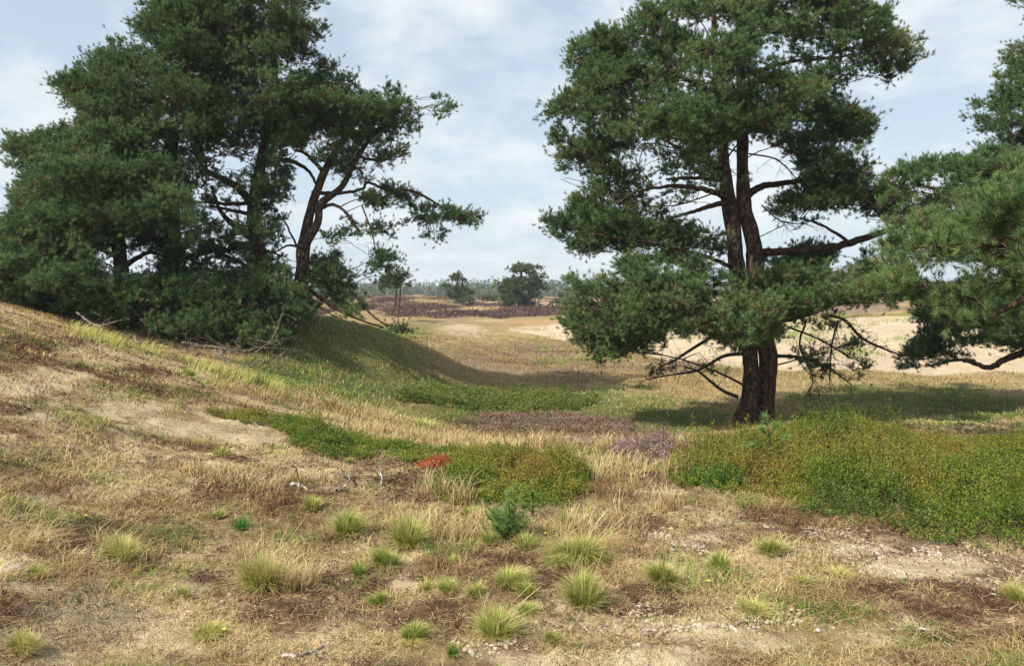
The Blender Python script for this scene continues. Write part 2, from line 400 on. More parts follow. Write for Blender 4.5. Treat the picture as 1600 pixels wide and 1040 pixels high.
def ground_fields(x, y):
    z = Hbase(x, y)
    px, py = scr(x, y, z)
    front = (y > 1.2) & (np.abs(np.arctan2(x, y)) < .85)
    R = np.hypot(x, y)
    w = (fbm(x * 1.1, y * 1.1, 41, 4) - .5) * 1.3
    wf = (fbm(x * 5, y * 5, 45, 4) - .5) * .9
    sand = np.zeros_like(x); moss = np.zeros_like(x); green = np.zeros_like(x); heath = np.zeros_like(x)
    for b in SAND_NEAR: sand = np.maximum(sand, blob(px, py, *b, w + wf))
    for b in MOSS: moss = np.maximum(moss, blob(px, py, *b, w * .8 + wf))
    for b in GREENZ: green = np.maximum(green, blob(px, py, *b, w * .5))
    for b in HEATHZ: heath = np.maximum(heath, blob(px, py, *b, w * .6))
    moss = moss * (.5 + .5 * sstep(.38, .56, fbm(x * 6, y * 6, 49, 4)))
    sand *= front; moss *= front; green *= front; heath *= front
    # scattered
    g2 = fbm(x * .7, y * .7, 61, 5)
    sand = np.maximum(sand, sstep(.60, .70, g2) * .6 * (R < 14) * (1 - .5 * (x > -.5)))
    moss = np.maximum(moss, sstep(.60, .72, fbm(x * 1.3, y * 1.3, 67, 5)) * .8 * (R < 12))
    # the open sand bank
    by = np.interp(px, [p[0] for p in BANK_FOOT], [p[1] for p in BANK_FOOT])
    bank = front & (R > 26) & (R < 70) & (y < 50 + 8 * (px < 1000)) & (px > 795)
    top = np.interp(px, [780, 820, 870, 1000, 1300, 1900], [514, 511, 506, 501, 496, 494])
    bsand = bank * sstep(1.5, -1.5, py - by + (w * 1.2)) * sstep(-5, 3, py - top + w * 8)
    dsand = front * .7 * blob(px, py, 718, 515, 40, 9, w * .7 + wf) * (R > 38) * (R < 60)
    fs = sstep(.57, .66, fbm(x * .13, y * .06, 77, 4)) * (R > 60) * .55 * (1 - .8 * sstep(880, 960, px))
    sandall = np.clip(sand + bsand + dsand + fs, 0, 1)
    farheath = sstep(.49, .55, fbm(x * .26 + 3, y * .13, 81, 4)) * sstep(60, 66, R)
    return dict(sand=sandall, nsand=sand, moss=moss, green=green, heath=heath, farheath=farheath, bsand=bsand, R=R, px=px, py=py, w=w, wf=wf)

def ground_color(x, y, f):
    R = f['R']
    def C(*c): return np.array(c)[None, :]
    def mix(a, b, t): return a * (1 - t[:, None]) + b * t[:, None]
    n = fbm(x * 2.2, y * 2.2, 91, 5); n2 = fbm(x * .35, y * .35, 95, 4)
    near = mix(C(.26, .19, .095) * np.ones((len(x), 1)), C(.50, .385, .225), sstep(.35, .65, n))
    near = mix(near, C(.16, .09, .05), sstep(.58, .68, fbm(x * 4.5, y * 4.5, 97, 4)) * .7)
    basin = mix(C(.235, .185, .075) * np.ones((len(x), 1)), C(.35, .265, .135), sstep(.35, .65, n2 * .5 + n * .5))
    c = mix(near, basin, sstep(10, 16, R) * (f['px'] > 380))
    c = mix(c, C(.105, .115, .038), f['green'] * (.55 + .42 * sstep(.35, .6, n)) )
    c = mix(c, C(.23, .155, .115), f['heath'] * .9 * sstep(.3, .6, n * .6 + n2 * .4))
    c = mix(c, C(.080, .040, .026), np.clip(f['moss'] * .9, 0, 1))
    c = mix(c, C(.56, .46, .30), f['nsand'] * .7 * sstep(.25, .5, n))
    far = mix(C(.26, .20, .095) * np.ones((len(x), 1)), C(.36, .24, .12), sstep(.4, .6, n2))
    c = mix(c, far, sstep(48, 60, R))
    c = mix(c, C(.19, .13, .11), f['farheath'] * .75)
    c = mix(c, C(.10, .12, .05), sstep(170, 320, R) * .8)
    s2 = np.clip(f['sand'] - f['nsand'], 0, 1)
    c = mix(c, C(.50, .395, .285), s2 * .9)
    return c

# ------------------------------------------------------------------ ground sheet
def build_ground():
    a1 = np.arctan((np.linspace(-300, 1900, 620) - CX) / F)
    lo = np.linspace(-math.pi, a1[0], 60)[:-1]; hi = np.linspace(a1[-1], math.pi, 60)[1:-1]
    az = np.concatenate([lo, a1, hi])
    r = np.concatenate([[.02], np.exp(np.linspace(math.log(.4), math.log(2.2), 20))[:-1], np.exp(np.linspace(math.log(2.2), math.log(70), 760)), np.exp(np.linspace(math.log(70), math.log(1600), 150))[1:]])
    A, Rr = np.meshgrid(az, r, indexing='ij')
    x = (np.sin(A) * Rr).ravel(); y = (np.cos(A) * Rr).ravel()
    z = H(x, y)
    f = ground_fields(x, y)
    z = z + f['moss'] * .012 * (f['R'] < 16)
    # litter roughness
    z = z + (fbm(x * 14, y * 14, 55, 3) - .5) * .035 * (f['R'] < 15) * (1 - .6 * f['nsand'])
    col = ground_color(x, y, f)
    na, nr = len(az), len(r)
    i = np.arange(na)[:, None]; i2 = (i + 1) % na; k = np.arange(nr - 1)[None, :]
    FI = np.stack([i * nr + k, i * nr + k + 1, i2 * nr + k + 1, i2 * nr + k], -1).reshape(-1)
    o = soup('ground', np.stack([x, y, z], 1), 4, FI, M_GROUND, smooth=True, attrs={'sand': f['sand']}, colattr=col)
    tag(o, kind='structure')
build_ground()

# ------------------------------------------------------------------ blades
def blades(P, h, wid, lean, azm, v0, v1):
    """bent grass blades: P (n,3), arrays of height, width, lean (horizontal reach / height), azimuth; v at base and tip"""
    n = len(P)
    d = np.stack([np.cos(azm), np.sin(azm), np.zeros(n)], 1)
    sa = azm + math.pi / 2 + RNG.uniform(-.8, .8, n)
    s = np.stack([np.cos(sa), np.sin(sa), np.zeros(n)], 1) * (wid * .5)[:, None]
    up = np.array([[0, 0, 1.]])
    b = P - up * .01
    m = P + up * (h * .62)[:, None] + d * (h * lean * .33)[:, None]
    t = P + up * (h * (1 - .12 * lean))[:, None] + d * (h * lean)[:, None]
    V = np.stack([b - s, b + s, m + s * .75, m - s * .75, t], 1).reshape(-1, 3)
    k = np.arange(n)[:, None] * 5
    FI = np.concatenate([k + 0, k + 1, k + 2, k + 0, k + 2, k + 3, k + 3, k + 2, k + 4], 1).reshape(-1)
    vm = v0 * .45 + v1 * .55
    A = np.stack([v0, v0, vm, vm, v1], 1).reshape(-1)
    return V, FI, A

def frustum_pts(n, p0, p1, d0, d1):
    px = RNG.uniform(p0, p1, n); d = np.exp(RNG.uniform(math.log(d0), math.log(d1), n))
    return (px - CX) / F * d, d, px

TALL = [(985, 745, 70, 22, .22), (860, 700, 120, 12, .22), (740, 700, 70, 10, .14), (620, 815, 70, 16, .12), (720, 835, 70, 20, .15), (940, 840, 70, 18, .18), (690, 788, 50, 14, .22), (440, 915, 60, 20, .2), (200, 870, 60, 16, .18), (1010, 800, 60, 16, .2),
        (610, 690, 110, 18, .2), (560, 650, 140, 20, .15), (1060, 735, 40, 20, .25), (330, 870, 60, 16, .12), (400, 760, 120, 20, .12)]

def build_carpet():
    # short matted dry grass over the near ground
    x, y, px = frustum_pts(560000, -260, 1860, 2.4, 15)
    f = ground_fields(x, y)
    dens = fbm(x * 3.0, y * 3.0, 101, 4)
    keep = RNG.random(len(x)) < np.clip(.30 + 1.5 * (dens - .36), .05, 1) * (1 - .74 * f['nsand']) * (1 - .72 * f['moss'])
    x, y = x[keep], y[keep]; f = {k: v[keep] for k, v in f.items()}; dens = dens[keep]
    z = H(x, y)
    n = len(x)
    hum = sstep(.45, .7, fbm(x * 1.6, y * 1.6, 103, 4))
    h = RNG.uniform(.010, .034, n) * (1 + 1.6 * hum) * (.7 + .6 * dens)
    R = f['R']
    wid = np.clip(R * .0008, .0024, .010) * RNG.uniform(.7, 1.3, n)
    lean = RNG.uniform(.7, 3.0, n)
    az = RNG.uniform(0, 6.28, n)
    base = .06 + .72 * fbm(x * 1.2, y * 1.2, 107, 4) + RNG.normal(0, .17, n) - .3 * sstep(.5, .66, fbm(x * 3.1, y * 3.1, 108, 3))
    base = base - .25 * f['moss']
    V, FI, A = blades(np.stack([x, y, z], 1), h, wid, lean, az, np.clip(base - .1, 0, 1), np.clip(base + .22, 0, 1))
    gg = (RNG.random(n) < .5 * sstep(.50, .66, fbm(x * 1.9 + 7, y * 1.9, 109, 4)) + .03)
    g5 = np.repeat(gg, 3)
    o2 = soup('olive_grass', V, 3, FI.reshape(-1, 3)[g5].reshape(-1), M_TUFT, attrs={'v': np.clip(A * .75, 0, 1)})
    tag(o2, 'olive green blades mixed into the dry foreground grass', 'grass', kind='stuff')
    FI = FI.reshape(-1, 3)[~g5].reshape(-1)
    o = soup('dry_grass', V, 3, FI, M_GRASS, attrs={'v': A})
    tag(o, 'short matted straw coloured grass over the near ground', 'grass', kind='stuff')
    # taller straw
    Ps = []; hs = []
    for cx, cy, rx, ry, hh in TALL:
        m = int(rx * ry * 1.35)
        a = RNG.uniform(0, 6.28, m); q = np.sqrt(RNG.random(m))
        qx = cx + np.cos(a) * q * rx; qy = cy + np.sin(a) * q * ry
        # map screen ellipse to ground by table lookups along the column centre
        dd = np.array([hit(cx, yy)[1] for yy in np.linspace(cy - ry, cy + ry, 9)])
        d = np.interp(qy, np.linspace(cy - ry, cy + ry, 9), dd)
        X = (qx - CX) / F * d
        cl = fbm(X * 3.5, d * 3.5, 109, 3)
        kp = RNG.random(m) < sstep(.38, .6, cl)
        Ps.append(np.stack([X[kp], d[kp]], 1)); hs.append(hh * RNG.uniform(.2, 1.0, kp.sum()) ** 1.3 * 1.1 * (.4 + .9 * cl[kp]))
    XY = np.concatenate(Ps); h = np.concatenate(hs); n = len(h)
    z = H(XY[:, 0], XY[:, 1])
    wid = np.clip(XY[:, 1] * .0008, .002, .02) * RNG.uniform(.7, 1.3, n)
    base = RNG.normal(.62, .14, n)
    V, FI, A = blades(np.column_stack([XY, z]), h, wid, RNG.uniform(.2, 1.3, n), RNG.uniform(0, 6.28, n), np.clip(base - .35, 0, 1), np.clip(base + .2, 0, 1))
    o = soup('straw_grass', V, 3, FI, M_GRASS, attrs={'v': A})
    tag(o, 'tall bleached straw grass between the bilberry patches', 'grass', kind='stuff')
    # basin grass
    x, y, px = frustum_pts(330000, -100, 1860, 11, 48)
    f = ground_fields(x, y)
    keep = (RNG.random(len(x)) < (1 - f['sand'])) & (RNG.random(len(x)) < .3 + 1.4 * (fbm(x * 1.0, y * 1.0, 113, 4) - .3))
    keep &= ~((px < 330) & (y < 15))
    x, y = x[keep], y[keep]; f = {k: v[keep] for k, v in f.items()}
    n = len(x); z = H(x, y)
    h = RNG.uniform(.025, .095, n) * (.5 + 1.1 * fbm(x * .8, y * .8, 117, 3)) * (1 + .25 * sstep(18, 11, y))
    wid = np.clip(y * .0008, .005, .03) * RNG.uniform(.6, 1.2, n)
    gr = f['green'] * RNG.random(n) > .30
    base = .10 + .66 * fbm(x * .45, y * .45, 119, 5) + RNG.normal(0, .13, n) - .2 * f['heath']
    P = np.stack([x, y, z], 1); lean = RNG.uniform(.2, 1.0, n); az = RNG.uniform(0, 6.28, n)
    a = ~gr
    V, FI, A = blades(P[a], h[a], wid[a], lean[a], az[a], np.clip(base[a] - .12, 0, 1), np.clip(base[a] + .14, 0, 1))
    o = soup('basin_grass', V, 3, FI, M_GRASS, attrs={'v': A})
    tag(o, 'tawny grass covering the floor of the hollow', 'grass', kind='stuff')
    V, FI, A = blades(P[gr], h[gr], wid[gr], lean[gr], az[gr], np.clip(base[gr] - .35, 0, 1), np.clip(base[gr] + .05, 0, 1))
    o = soup('green_grass', V, 3, FI, M_TUFT, attrs={'v': A})
    tag(o, 'greener grass in the shade below the pines', 'grass', kind='stuff')
build_carpet()

def bank_tufts():
    n = 5200; px = RNG.uniform(830, 1700, n); d = RNG.uniform(30, 54, n)
    x = (px - CX) / F * d; cl = fbm(x * .55, d * .55, 221, 4)
    k = RNG.random(n) < sstep(.56, .68, cl); x, d = x[k], d[k]; n = len(x)
    x = np.repeat(x, 5) + RNG.normal(0, .12, n * 5); d = np.repeat(d, 5) + RNG.normal(0, .12, n * 5); n = len(x)
    V, FI, A = blades(np.stack([x, d, H(x, d)], 1), RNG.uniform(.08, .32, n), np.full(n, .02), RNG.uniform(.2, 1, n), RNG.uniform(0, 6.28, n), RNG.uniform(.2, .5, n), RNG.uniform(.4, .9, n))
    o = soup('bank_grass', V, 3, FI, M_TUFT, attrs={'v': A})
    tag(o, 'thin grass scattered over the open sand bank', 'grass', kind='stuff')
bank_tufts()

def build_litter():
    # dark red-brown moss crumbs and twiggy litter
    x, y, px = frustum_pts(420000, -260, 1860, 2.4, 13)
    f = ground_fields(x, y)
    keep = RNG.random(len(x)) < (.10 + .9 * f['moss']) * (1 - .85 * f['nsand'])
    x, y = x[keep], y[keep]; f = {k: v[keep] for k, v in f.items()}
    n = len(x); z = H(x, y) + RNG.uniform(0, .03, n)
    s = np.clip(y * .0017, .005, .02) * RNG.uniform(.5, 1.5, n)
    D = [unit(RNG.normal(size=(n, 3))) * s[:, None] for _ in range(3)]
    P = np.stack([x, y, z], 1)
    V = np.stack([P + D[0], P + D[1], P + D[2]], 1).reshape(-1, 3)
    v = np.clip(RNG.normal(.4, .22, n), 0, 1)
    o = soup('moss_litter', V, 3, np.arange(3 * n), M_LITTER, attrs={'v': np.repeat(v, 3)})
    tag(o, 'dark red brown moss and litter between the grass', 'moss', kind='stuff')
    # fine dead stalks lying about
    x, y, px = frustum_pts(26000, -260, 1860, 2.4, 12)
    n = len(x); z = H(x, y) + RNG.uniform(.004, .03, n)
    L_ = RNG.uniform(.02, .09, n); a = RNG.uniform(0, 6.28, n)
    A0 = np.stack([x, y, z], 1); B0 = A0 + np.stack([np.cos(a) * L_, np.sin(a) * L_, RNG.uniform(-.01, .03, n)], 1)
    S = Segs(); S.add(A0, B0, np.clip(y * .0003, .0009, .003), .0006)
    V, FI = S.mesh(3)
    o = soup('dead_stalks', V, 4, FI, M_GRASS, attrs={'v': np.repeat(RNG.uniform(.2, 1, n), 6)})
    tag(o, 'pale dead stalks lying over the foreground', 'litter', kind='stuff')
build_litter()

def build_pebbles():
    zones = [('pebbles', 'small cluster of pale pebbles between two green tufts', [(630, 915, 24, 11, 190)]),
             ('pebbles', 'pale pebbles on bare sand at the bottom edge', [(790, 1003, 34, 15, 300), (735, 1015, 40, 12, 60)]),
             ('pebbles', 'pale gravel strewn on the ground before the large bilberry patch', [(1330, 835, 90, 11, 800), (1450, 880, 100, 20, 1700), (1560, 900, 80, 20, 500), (1380, 862, 60, 10, 240), (1250, 825, 50, 7, 160)]),
             ('pebbles', 'scattered pebbles on brown ground behind the round tufts', [(1075, 850, 60, 12, 420), (1020, 838, 40, 10, 120), (960, 955, 90, 20, 260), (1000, 985, 120, 22, 300), (1150, 960, 130, 25, 200), (480, 930, 220, 50, 160)])]
    for nm, lab, zs in zones:
        P = []
        for cx, cy, rx, ry, m in zs:
            yy = np.linspace(cy - ry * 1.6, cy + ry * 1.6, 13); dd = np.array([hit(cx, q)[1] for q in yy])
            qx = RNG.normal(cx, rx * .55, m); qy = np.clip(RNG.normal(cy, ry * .55, m), yy[0], yy[-1])
            d = np.interp(qy, yy, dd); P.append(np.stack([(qx - CX) / F * d, d], 1))
        P = np.concatenate(P); n = len(P)
        s = RNG.uniform(.006, .013, n) * RNG.uniform(.7, 1.25, n)
        z = H(P[:, 0], P[:, 1]) + s * .5
        # rounded octahedral stones, 18 faces
        base = []
        for k in range(6):
            t = k * math.pi / 3
            base.append((math.cos(t), math.sin(t), .0))
        for k in range(6):
            t = k * math.pi / 3 + .4
            base.append((.62 * math.cos(t), .62 * math.sin(t), .6))
        base.append((0, 0, .78)); base = np.array(base)
        rot = RNG.uniform(0, 6.28, n); c, s_ = np.cos(rot), np.sin(rot)
        B = base[None] * RNG.uniform(.75, 1.25, (n, 13, 1)) * np.stack([RNG.uniform(.9, 1.5, n), np.ones(n), RNG.uniform(.7, 1.1, n)], 1)[:, None]
        Bx = B[..., 0] * c[:, None] - B[..., 1] * s_[:, None]; By = B[..., 0] * s_[:, None] + B[..., 1] * c[:, None]
        V = np.stack([Bx, By, B[..., 2]], -1) * s[:, None, None] + np.column_stack([P, z - s * .4])[:, None]
        f = []
        for k in range(6):
            k2 = (k + 1) % 6
            f += [k, k2, 6 + k, k2, 6 + k2, 6 + k, 6 + k, 6 + k2, 12]
        f = np.array(f)
        FI = (np.arange(n)[:, None] * 13 + f[None]).reshape(-1)
        o = soup(nm, V.reshape(-1, 3), 3, FI, M_PEBBLE, smooth=True, attrs={'v': np.repeat(RNG.beta(2, 1.6, n), 13)})
        tag(o, lab, 'pebbles', kind='stuff')
build_pebbles()

# ------------------------------------------------------------------ heath patches
def leaf_quads(P, size, asp, vv, upb=.5):
    n = len(P)
    nr = unit(RNG.normal(size=(n, 3)) + np.array([0, 0, upb]))
    a = unit(np.cross(nr, RNG.normal(size=(n, 3)))); b = np.cross(nr, a)
    a = a * size[:, None]; b = b * (size * asp)[:, None]
    V = np.stack([P - a, P + b, P + a, P - b], 1).reshape(-1, 3)
    return V, np.arange(4 * n), np.repeat(vv, 4)

def screen_ground(poly, n, pad=0):
    """random ground points whose base is seen inside a screen polygon"""
    xs = [p[0] for p in poly]; ys = [p[1] for p in poly]
    out = []; tot = 0
    corners = [hit(p[0], p[1]) for p in poly]
    d0 = min(c[1] for c in corners) * .97; d1 = max(c[1] for c in corners) * 1.03
    while tot < n:
        m = n * 3
        d = np.sqrt(RNG.uniform(d0 * d0, d1 * d1, m)); px = RNG.uniform(min(xs), max(xs), m)
        x = (px - CX) / F * d; z = Hbase(x, d)
        _, py = scr(x, d, z)
        wx = (fbm(x * 2.5, d * 2.5, 131, 3) - .5) * 36; wy = (fbm(x * 2.5 + 40, d * 2.5, 133, 3) - .5) * 14
        k = inpoly(px + wx, py + wy, poly)
        out.append(np.stack([x[k], d[k], px[k], py[k]], 1)); tot += k.sum()
    return np.concatenate(out)[:n]

def heath(name, label, cat, poly, n, hmax, leaf, mat, per=9, seed=0, vbase=.45, vvar=.14, redtop=.0, stems=True, flat=False):
    Q = screen_ground(poly, n)
    x, y, px, py = Q.T
    e = edist(px, py, poly)
    kp = RNG.random(n) < .25 + sstep(0, 7, e * (y / 8) ** .5 + (fbm(x * 5, y * 5, 137, 3) - .5) * 16)
    x, y, px, py, e = x[kp], y[kp], px[kp], py[kp], e[kp]; n = len(x)
    hum = fbm(x * 1.1, y * 1.1, 141 + seed, 3); hum2 = fbm(x * 4, y * 4, 151 + seed, 2)
    hh = hmax * (.45 + .55 * sstep(0, 22, e)) * (.12 + 1.35 * hum) * (.45 + 1.1 * hum2) * RNG.uniform(.75, 1.2, n)
    if flat: hh = hmax * (.5 + .5 * sstep(0, 5, e)) * (.5 + hum) * RNG.uniform(.7, 1.2, n)
    hh = hh * np.where(RNG.random(n) < .06, 1.45, 1.0)
    z = H(x, y)
    base = np.stack([x, y, z], 1)
    ln = RNG.normal(0, .22, (n, 2)) * hh[:, None]
    if not flat:
        k = max(1, n // 9); cen = RNG.integers(0, n, k)
        gx = np.floor(x / .13 + .5 * vnoise(y * 5, x * 3, 5)); gy = np.floor(y / .17)
        cxx = (gx + .5 + (_hash(gx, gy, gx * 0, 3) - .5) * .7) * .13; cyy = (gy + .5 + (_hash(gx, gy, gx * 0, 4) - .5) * .7) * .17
        hh = hh * (.55 + .8 * _hash(gx, gy, gx * 0, 6))
        ox, oy = x - cxx, y - cyy
        ln = ln * .6 + np.stack([ox, oy], 1) * 1.0
        base[:, 0] = x - ox * .55; base[:, 1] = y - oy * .55
    top = base + np.column_stack([ln, hh])
    t = RNG.uniform(.25, 1.03, (n, per)) ** .8
    P = base[:, None] + (top - base)[:, None] * t[..., None] + RNG.normal(0, 1, (n, per, 3)) * np.array([1, 1, .4]) * leaf * 1.5
    vv = vbase + (RNG.normal(0, vvar * .8, n))[:, None] + (fbm(x * 1.8, y * 1.8, 161 + seed, 4) - .5)[:, None] * 1.05 + (sstep(.35, .7, (py.max() - py) / (np.ptp(py) + 1)) * .12 - .05)[:, None] + RNG.normal(0, vvar * .6, (n, per)) + (t - .6) * .28
    red = (RNG.random(n) < redtop * sstep(.45, .6, fbm(x * 2, y * 2, 171 + seed, 3)) * 2)[:, None] * sstep(.6, 1, t)
    vv = np.clip(vv + red * .5, 0, 1)
    sz = leaf * RNG.uniform(.6, 1.25, n * per)
    V, FI, A = leaf_quads(P.reshape(-1, 3), sz, .55, vv.ravel())
    root = empty(name, (float(np.mean(x)), float(np.mean(y)), float(np.mean(z))), label, cat)
    root['kind'] = 'stuff'
    off = np.array(root.location)
    lf = soup('leaves', V - off, 4, FI, mat, root, attrs={'v': A})
    lf['kind'] = 'stuff'
    if stems:
        k = RNG.random(n) < .5
        S = Segs(); S.add(base[k], top[k], np.clip(y[k] * .0003, .0012, .005), .0008)
        V, FI = S.mesh(3)
        st = soup('stems', V - off, 4, FI, M_STEM, root); st['kind'] = 'stuff'
    return root

P_RIGHT = [(1035, 735), (1050, 716), (1110, 700), (1190, 690), (1260, 676), (1340, 668), (1420, 676), (1500, 690), (1600, 696), (1880, 705), (1880, 880), (1600, 860), (1480, 848), (1410, 832), (1330, 818), (1250, 800), (1180, 778), (1100, 768), (1050, 760)]
P_MID = [(664, 762), (700, 744), (712, 722), (745, 712), (800, 712), (850, 720), (890, 722), (932, 744), (922, 775), (885, 796), (830, 804), (780, 796), (720, 790), (690, 788)]
P_STRIP = [(318, 644), (345, 650), (400, 648), (440, 656), (500, 666), (560, 680), (640, 696), (720, 708), (760, 716), (720, 728), (700, 717), (668, 719), (640, 726), (595, 712), (570, 722), (510, 722), (445, 704), (465, 690), (420, 668), (360, 664), (325, 652)]
P_OVAL = [(612, 618), (640, 610), (720, 609), (800, 612), (870, 614), (938, 632), (900, 640), (820, 646), (740, 642), (660, 634), (625, 628)]
heath('bilberry_patch', 'large mounded green bilberry patch around the foot of the twin stemmed pine', 'bilberry', P_RIGHT, 21000, .245, .0076, M_BILBERRY, 19, 1, .49, .12, .06)
heath('bilberry_patch', 'rounded olive green bilberry patch behind the bluish pine seedling', 'bilberry', P_MID, 6600, .185, .0074, M_BILBERRY, 18, 2, .53, .13, .08)
heath('bilberry_patch', 'narrow tongue of bilberry running along the pale sand', 'bilberry', P_STRIP, 12500, .18, .0085, M_BILBERRY, 12, 3, .48, .13, .10)
heath('crowberry_patch', 'flat oval bright green patch alone in the middle of the tawny hollow', 'heath plants', P_OVAL, 24000, .17, .024, M_MOORGREEN, 4, 4, .45, .15, 0, False, True)
heath('green_patch', 'small green streak on the hollow floor beyond the oval patch', 'heath plants', [(960, 606), (1000, 603), (1030, 606), (1000, 610)], 1200, .10, .022, M_MOORGREEN, 3, 5, .4, .15, 0, False, True)
heath('red_bilberry', 'bright orange red bilberry sprigs beside the brown moss', 'bilberry', [(650, 730), (668, 720), (700, 718), (704, 728), (692, 738), (664, 738)], 260, .15, .009, M_REDLEAF, 8, 6, .5, .2, 0)
heath('red_bilberry', 'few rusty red sprigs at the front edge of the large bilberry patch', 'bilberry', [(1188, 768), (1222, 765), (1226, 776), (1195, 778)], 120, .13, .010, M_REDLEAF, 8, 7, .35, .25, 0)
heath('flowering_heather', 'pink flowering heather clump between straw grass and the large bilberry patch', 'heather', [(950, 704), (980, 692), (1035, 690), (1062, 700), (1048, 714), (985, 718)], 1150, .24, .009, M_HEATHER, 11, 8, .68, .22, 0)
heath('flowering_heather', 'faded mauve heather mixed with straw behind the round bilberry patch', 'heather', [(860, 694), (890, 686), (925, 686), (950, 694), (920, 702), (880, 702)], 800, .20, .009, M_HEATHER, 8, 9, .42, .2, 0)
heath('brown_heather', 'low brown heather on the near side of the oval green patch', 'heather', [(700, 664), (780, 650), (900, 650), (980, 660), (1000, 680), (900, 684), (790, 682)], 9000, .13, .018, M_HEATHERDRY, 5, 10, .5, .2, 0, False, True)

def young_clump(name, label, cat, px, py, hpx, wpx, n, mat=M_FRESH):
    c = hit(px, py); h = hpx / F * c[1]; w = wpx / F * c[1] * .5
    root = empty(name, c, label, cat)
    a = RNG.uniform(0, 6.28, n); q = np.sqrt(RNG.random(n)) * w
    X = c[0] + np.cos(a) * q; Y = c[1] + np.sin(a) * q * .8
    hh = h * RNG.uniform(.4, 1, n) * (1 - .4 * q / w)
    P = np.stack([X, Y, H(X, Y)], 1)
    per = 16
    t = RNG.uniform(.15, 1, (n, per))
    B = P[:, None] + np.array([0, 0, 1.]) * (hh[:, None] * t)[..., None]
    dr = unit(RNG.normal(size=(n, per, 3)) + np.array([0, 0, .9])); L_ = .035
    T = B + dr * L_
    s = unit(np.cross(dr, RNG.normal(size=(n, per, 3)))) * .0022
    V = np.stack([B - s, B + s, T], 2).reshape(-1, 3)
    v = np.repeat(np.clip(RNG.normal(.5, .2, n * per), 0, 1), 3)
    soup('leaves', V - c, 3, np.arange(len(V)), mat, root, attrs={'v': v})
    S = Segs(); S.add(P, P + np.array([0, 0, 1.]) * hh[:, None], .0018, .001); V, FI = S.mesh(3)
    soup('stems', V - c, 4, FI, M_STEM, root)
young_clump('broom_plant', 'feathery light green plant at the near left tip of the large bilberry patch', 'plant', 1130, 762, 52, 60, 150)
young_clump('broom_plant', 'small feathery light green plant beside the straw grass left of its taller twin', 'plant', 1090, 758, 34, 40, 70)

# ------------------------------------------------------------------ grass tufts
def tuft(px, py, hpx, wpx, green, label, n=None, mat=M_TUFT, stalks=0, name='grass_tuft', group='grass tufts in the foreground'):
    c = hit(px, py); d = c[1]
    h = hpx * .86 / F * d; w = wpx * .9 / F * d * .5
    root = empty(name, c, label, 'grass tuft', group)
    n = n or int(np.clip(hpx * wpx * .42, 200, 1500))
    a = RNG.uniform(0, 6.28, n); q = RNG.random(n) ** .6
    core = w * .50
    X = c[0] + np.cos(a) * q * core; Y = c[1] + np.sin(a) * q * core
    Z = H(X, Y)
    outw = np.clip(q * 1.0 + RNG.normal(0, .18, n), .03, 1.5)
    hh = h * RNG.uniform(.40, 1.02, n) * (1 - .22 * np.clip(outw, 0, 1))
    lean = outw * (w * 1.15 - core * .5) / np.maximum(hh, .01) * RNG.uniform(.7, 1.3, n) + .08
    az = a + RNG.normal(0, .45, n)
    lv = RNG.normal(0, .22, 2); lean = lean * (1 + lv[0] * np.cos(az) + lv[1] * np.sin(az)) ; hh = hh * (1 + .22 * np.cos(az - RNG.uniform(0, 6.28))) * np.where(RNG.random(n) < .08, 1.35, 1)
    thatch = RNG.random(n) < .22; hh = np.where(thatch, hh * .45, hh); lean = np.where(thatch, RNG.uniform(1.2, 3, n), lean)
    dead = (RNG.random(n) > green) | (thatch & (RNG.random(n) < .8))
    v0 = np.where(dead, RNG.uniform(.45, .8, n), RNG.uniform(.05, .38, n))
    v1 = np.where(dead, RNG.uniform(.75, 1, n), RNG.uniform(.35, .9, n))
    wid = np.clip(d * .0008, .0020, .008) * RNG.uniform(.7, 1.2, n)
    V, FI, A = blades(np.stack([X, Y, Z], 1), hh, wid, np.clip(lean, 0, 3.0), az, v0, v1)
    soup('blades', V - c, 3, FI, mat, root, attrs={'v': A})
    if stalks:
        a = RNG.uniform(0, 6.28, stalks); X = c[0] + np.cos(a) * core; Y = c[1] + np.sin(a) * core
        hs = h * RNG.uniform(.9, 1.7, stalks)
        P = np.stack([X, Y, H(X, Y)], 1); S = Segs()
        T1 = P + np.stack([np.cos(a) * hs * .15 + .02, np.sin(a) * hs * .1, hs * .6], 1)
        T2 = T1 + np.stack([np.cos(a) * hs * .15 + RNG.uniform(0, .1, stalks), np.sin(a) * hs * .1, hs * .4], 1)
        S.add(P, T1, .0014, .0012); S.add(T1, T2, .0012, .0016)
        V, FI = S.mesh(3)
        sk = soup('seed_stalks', V - c, 4, FI, M_GRASS, root, attrs={'v': np.repeat(np.full(len(V) // 6, .8), 6)}); sk['kind'] = 'stuff'
    return root

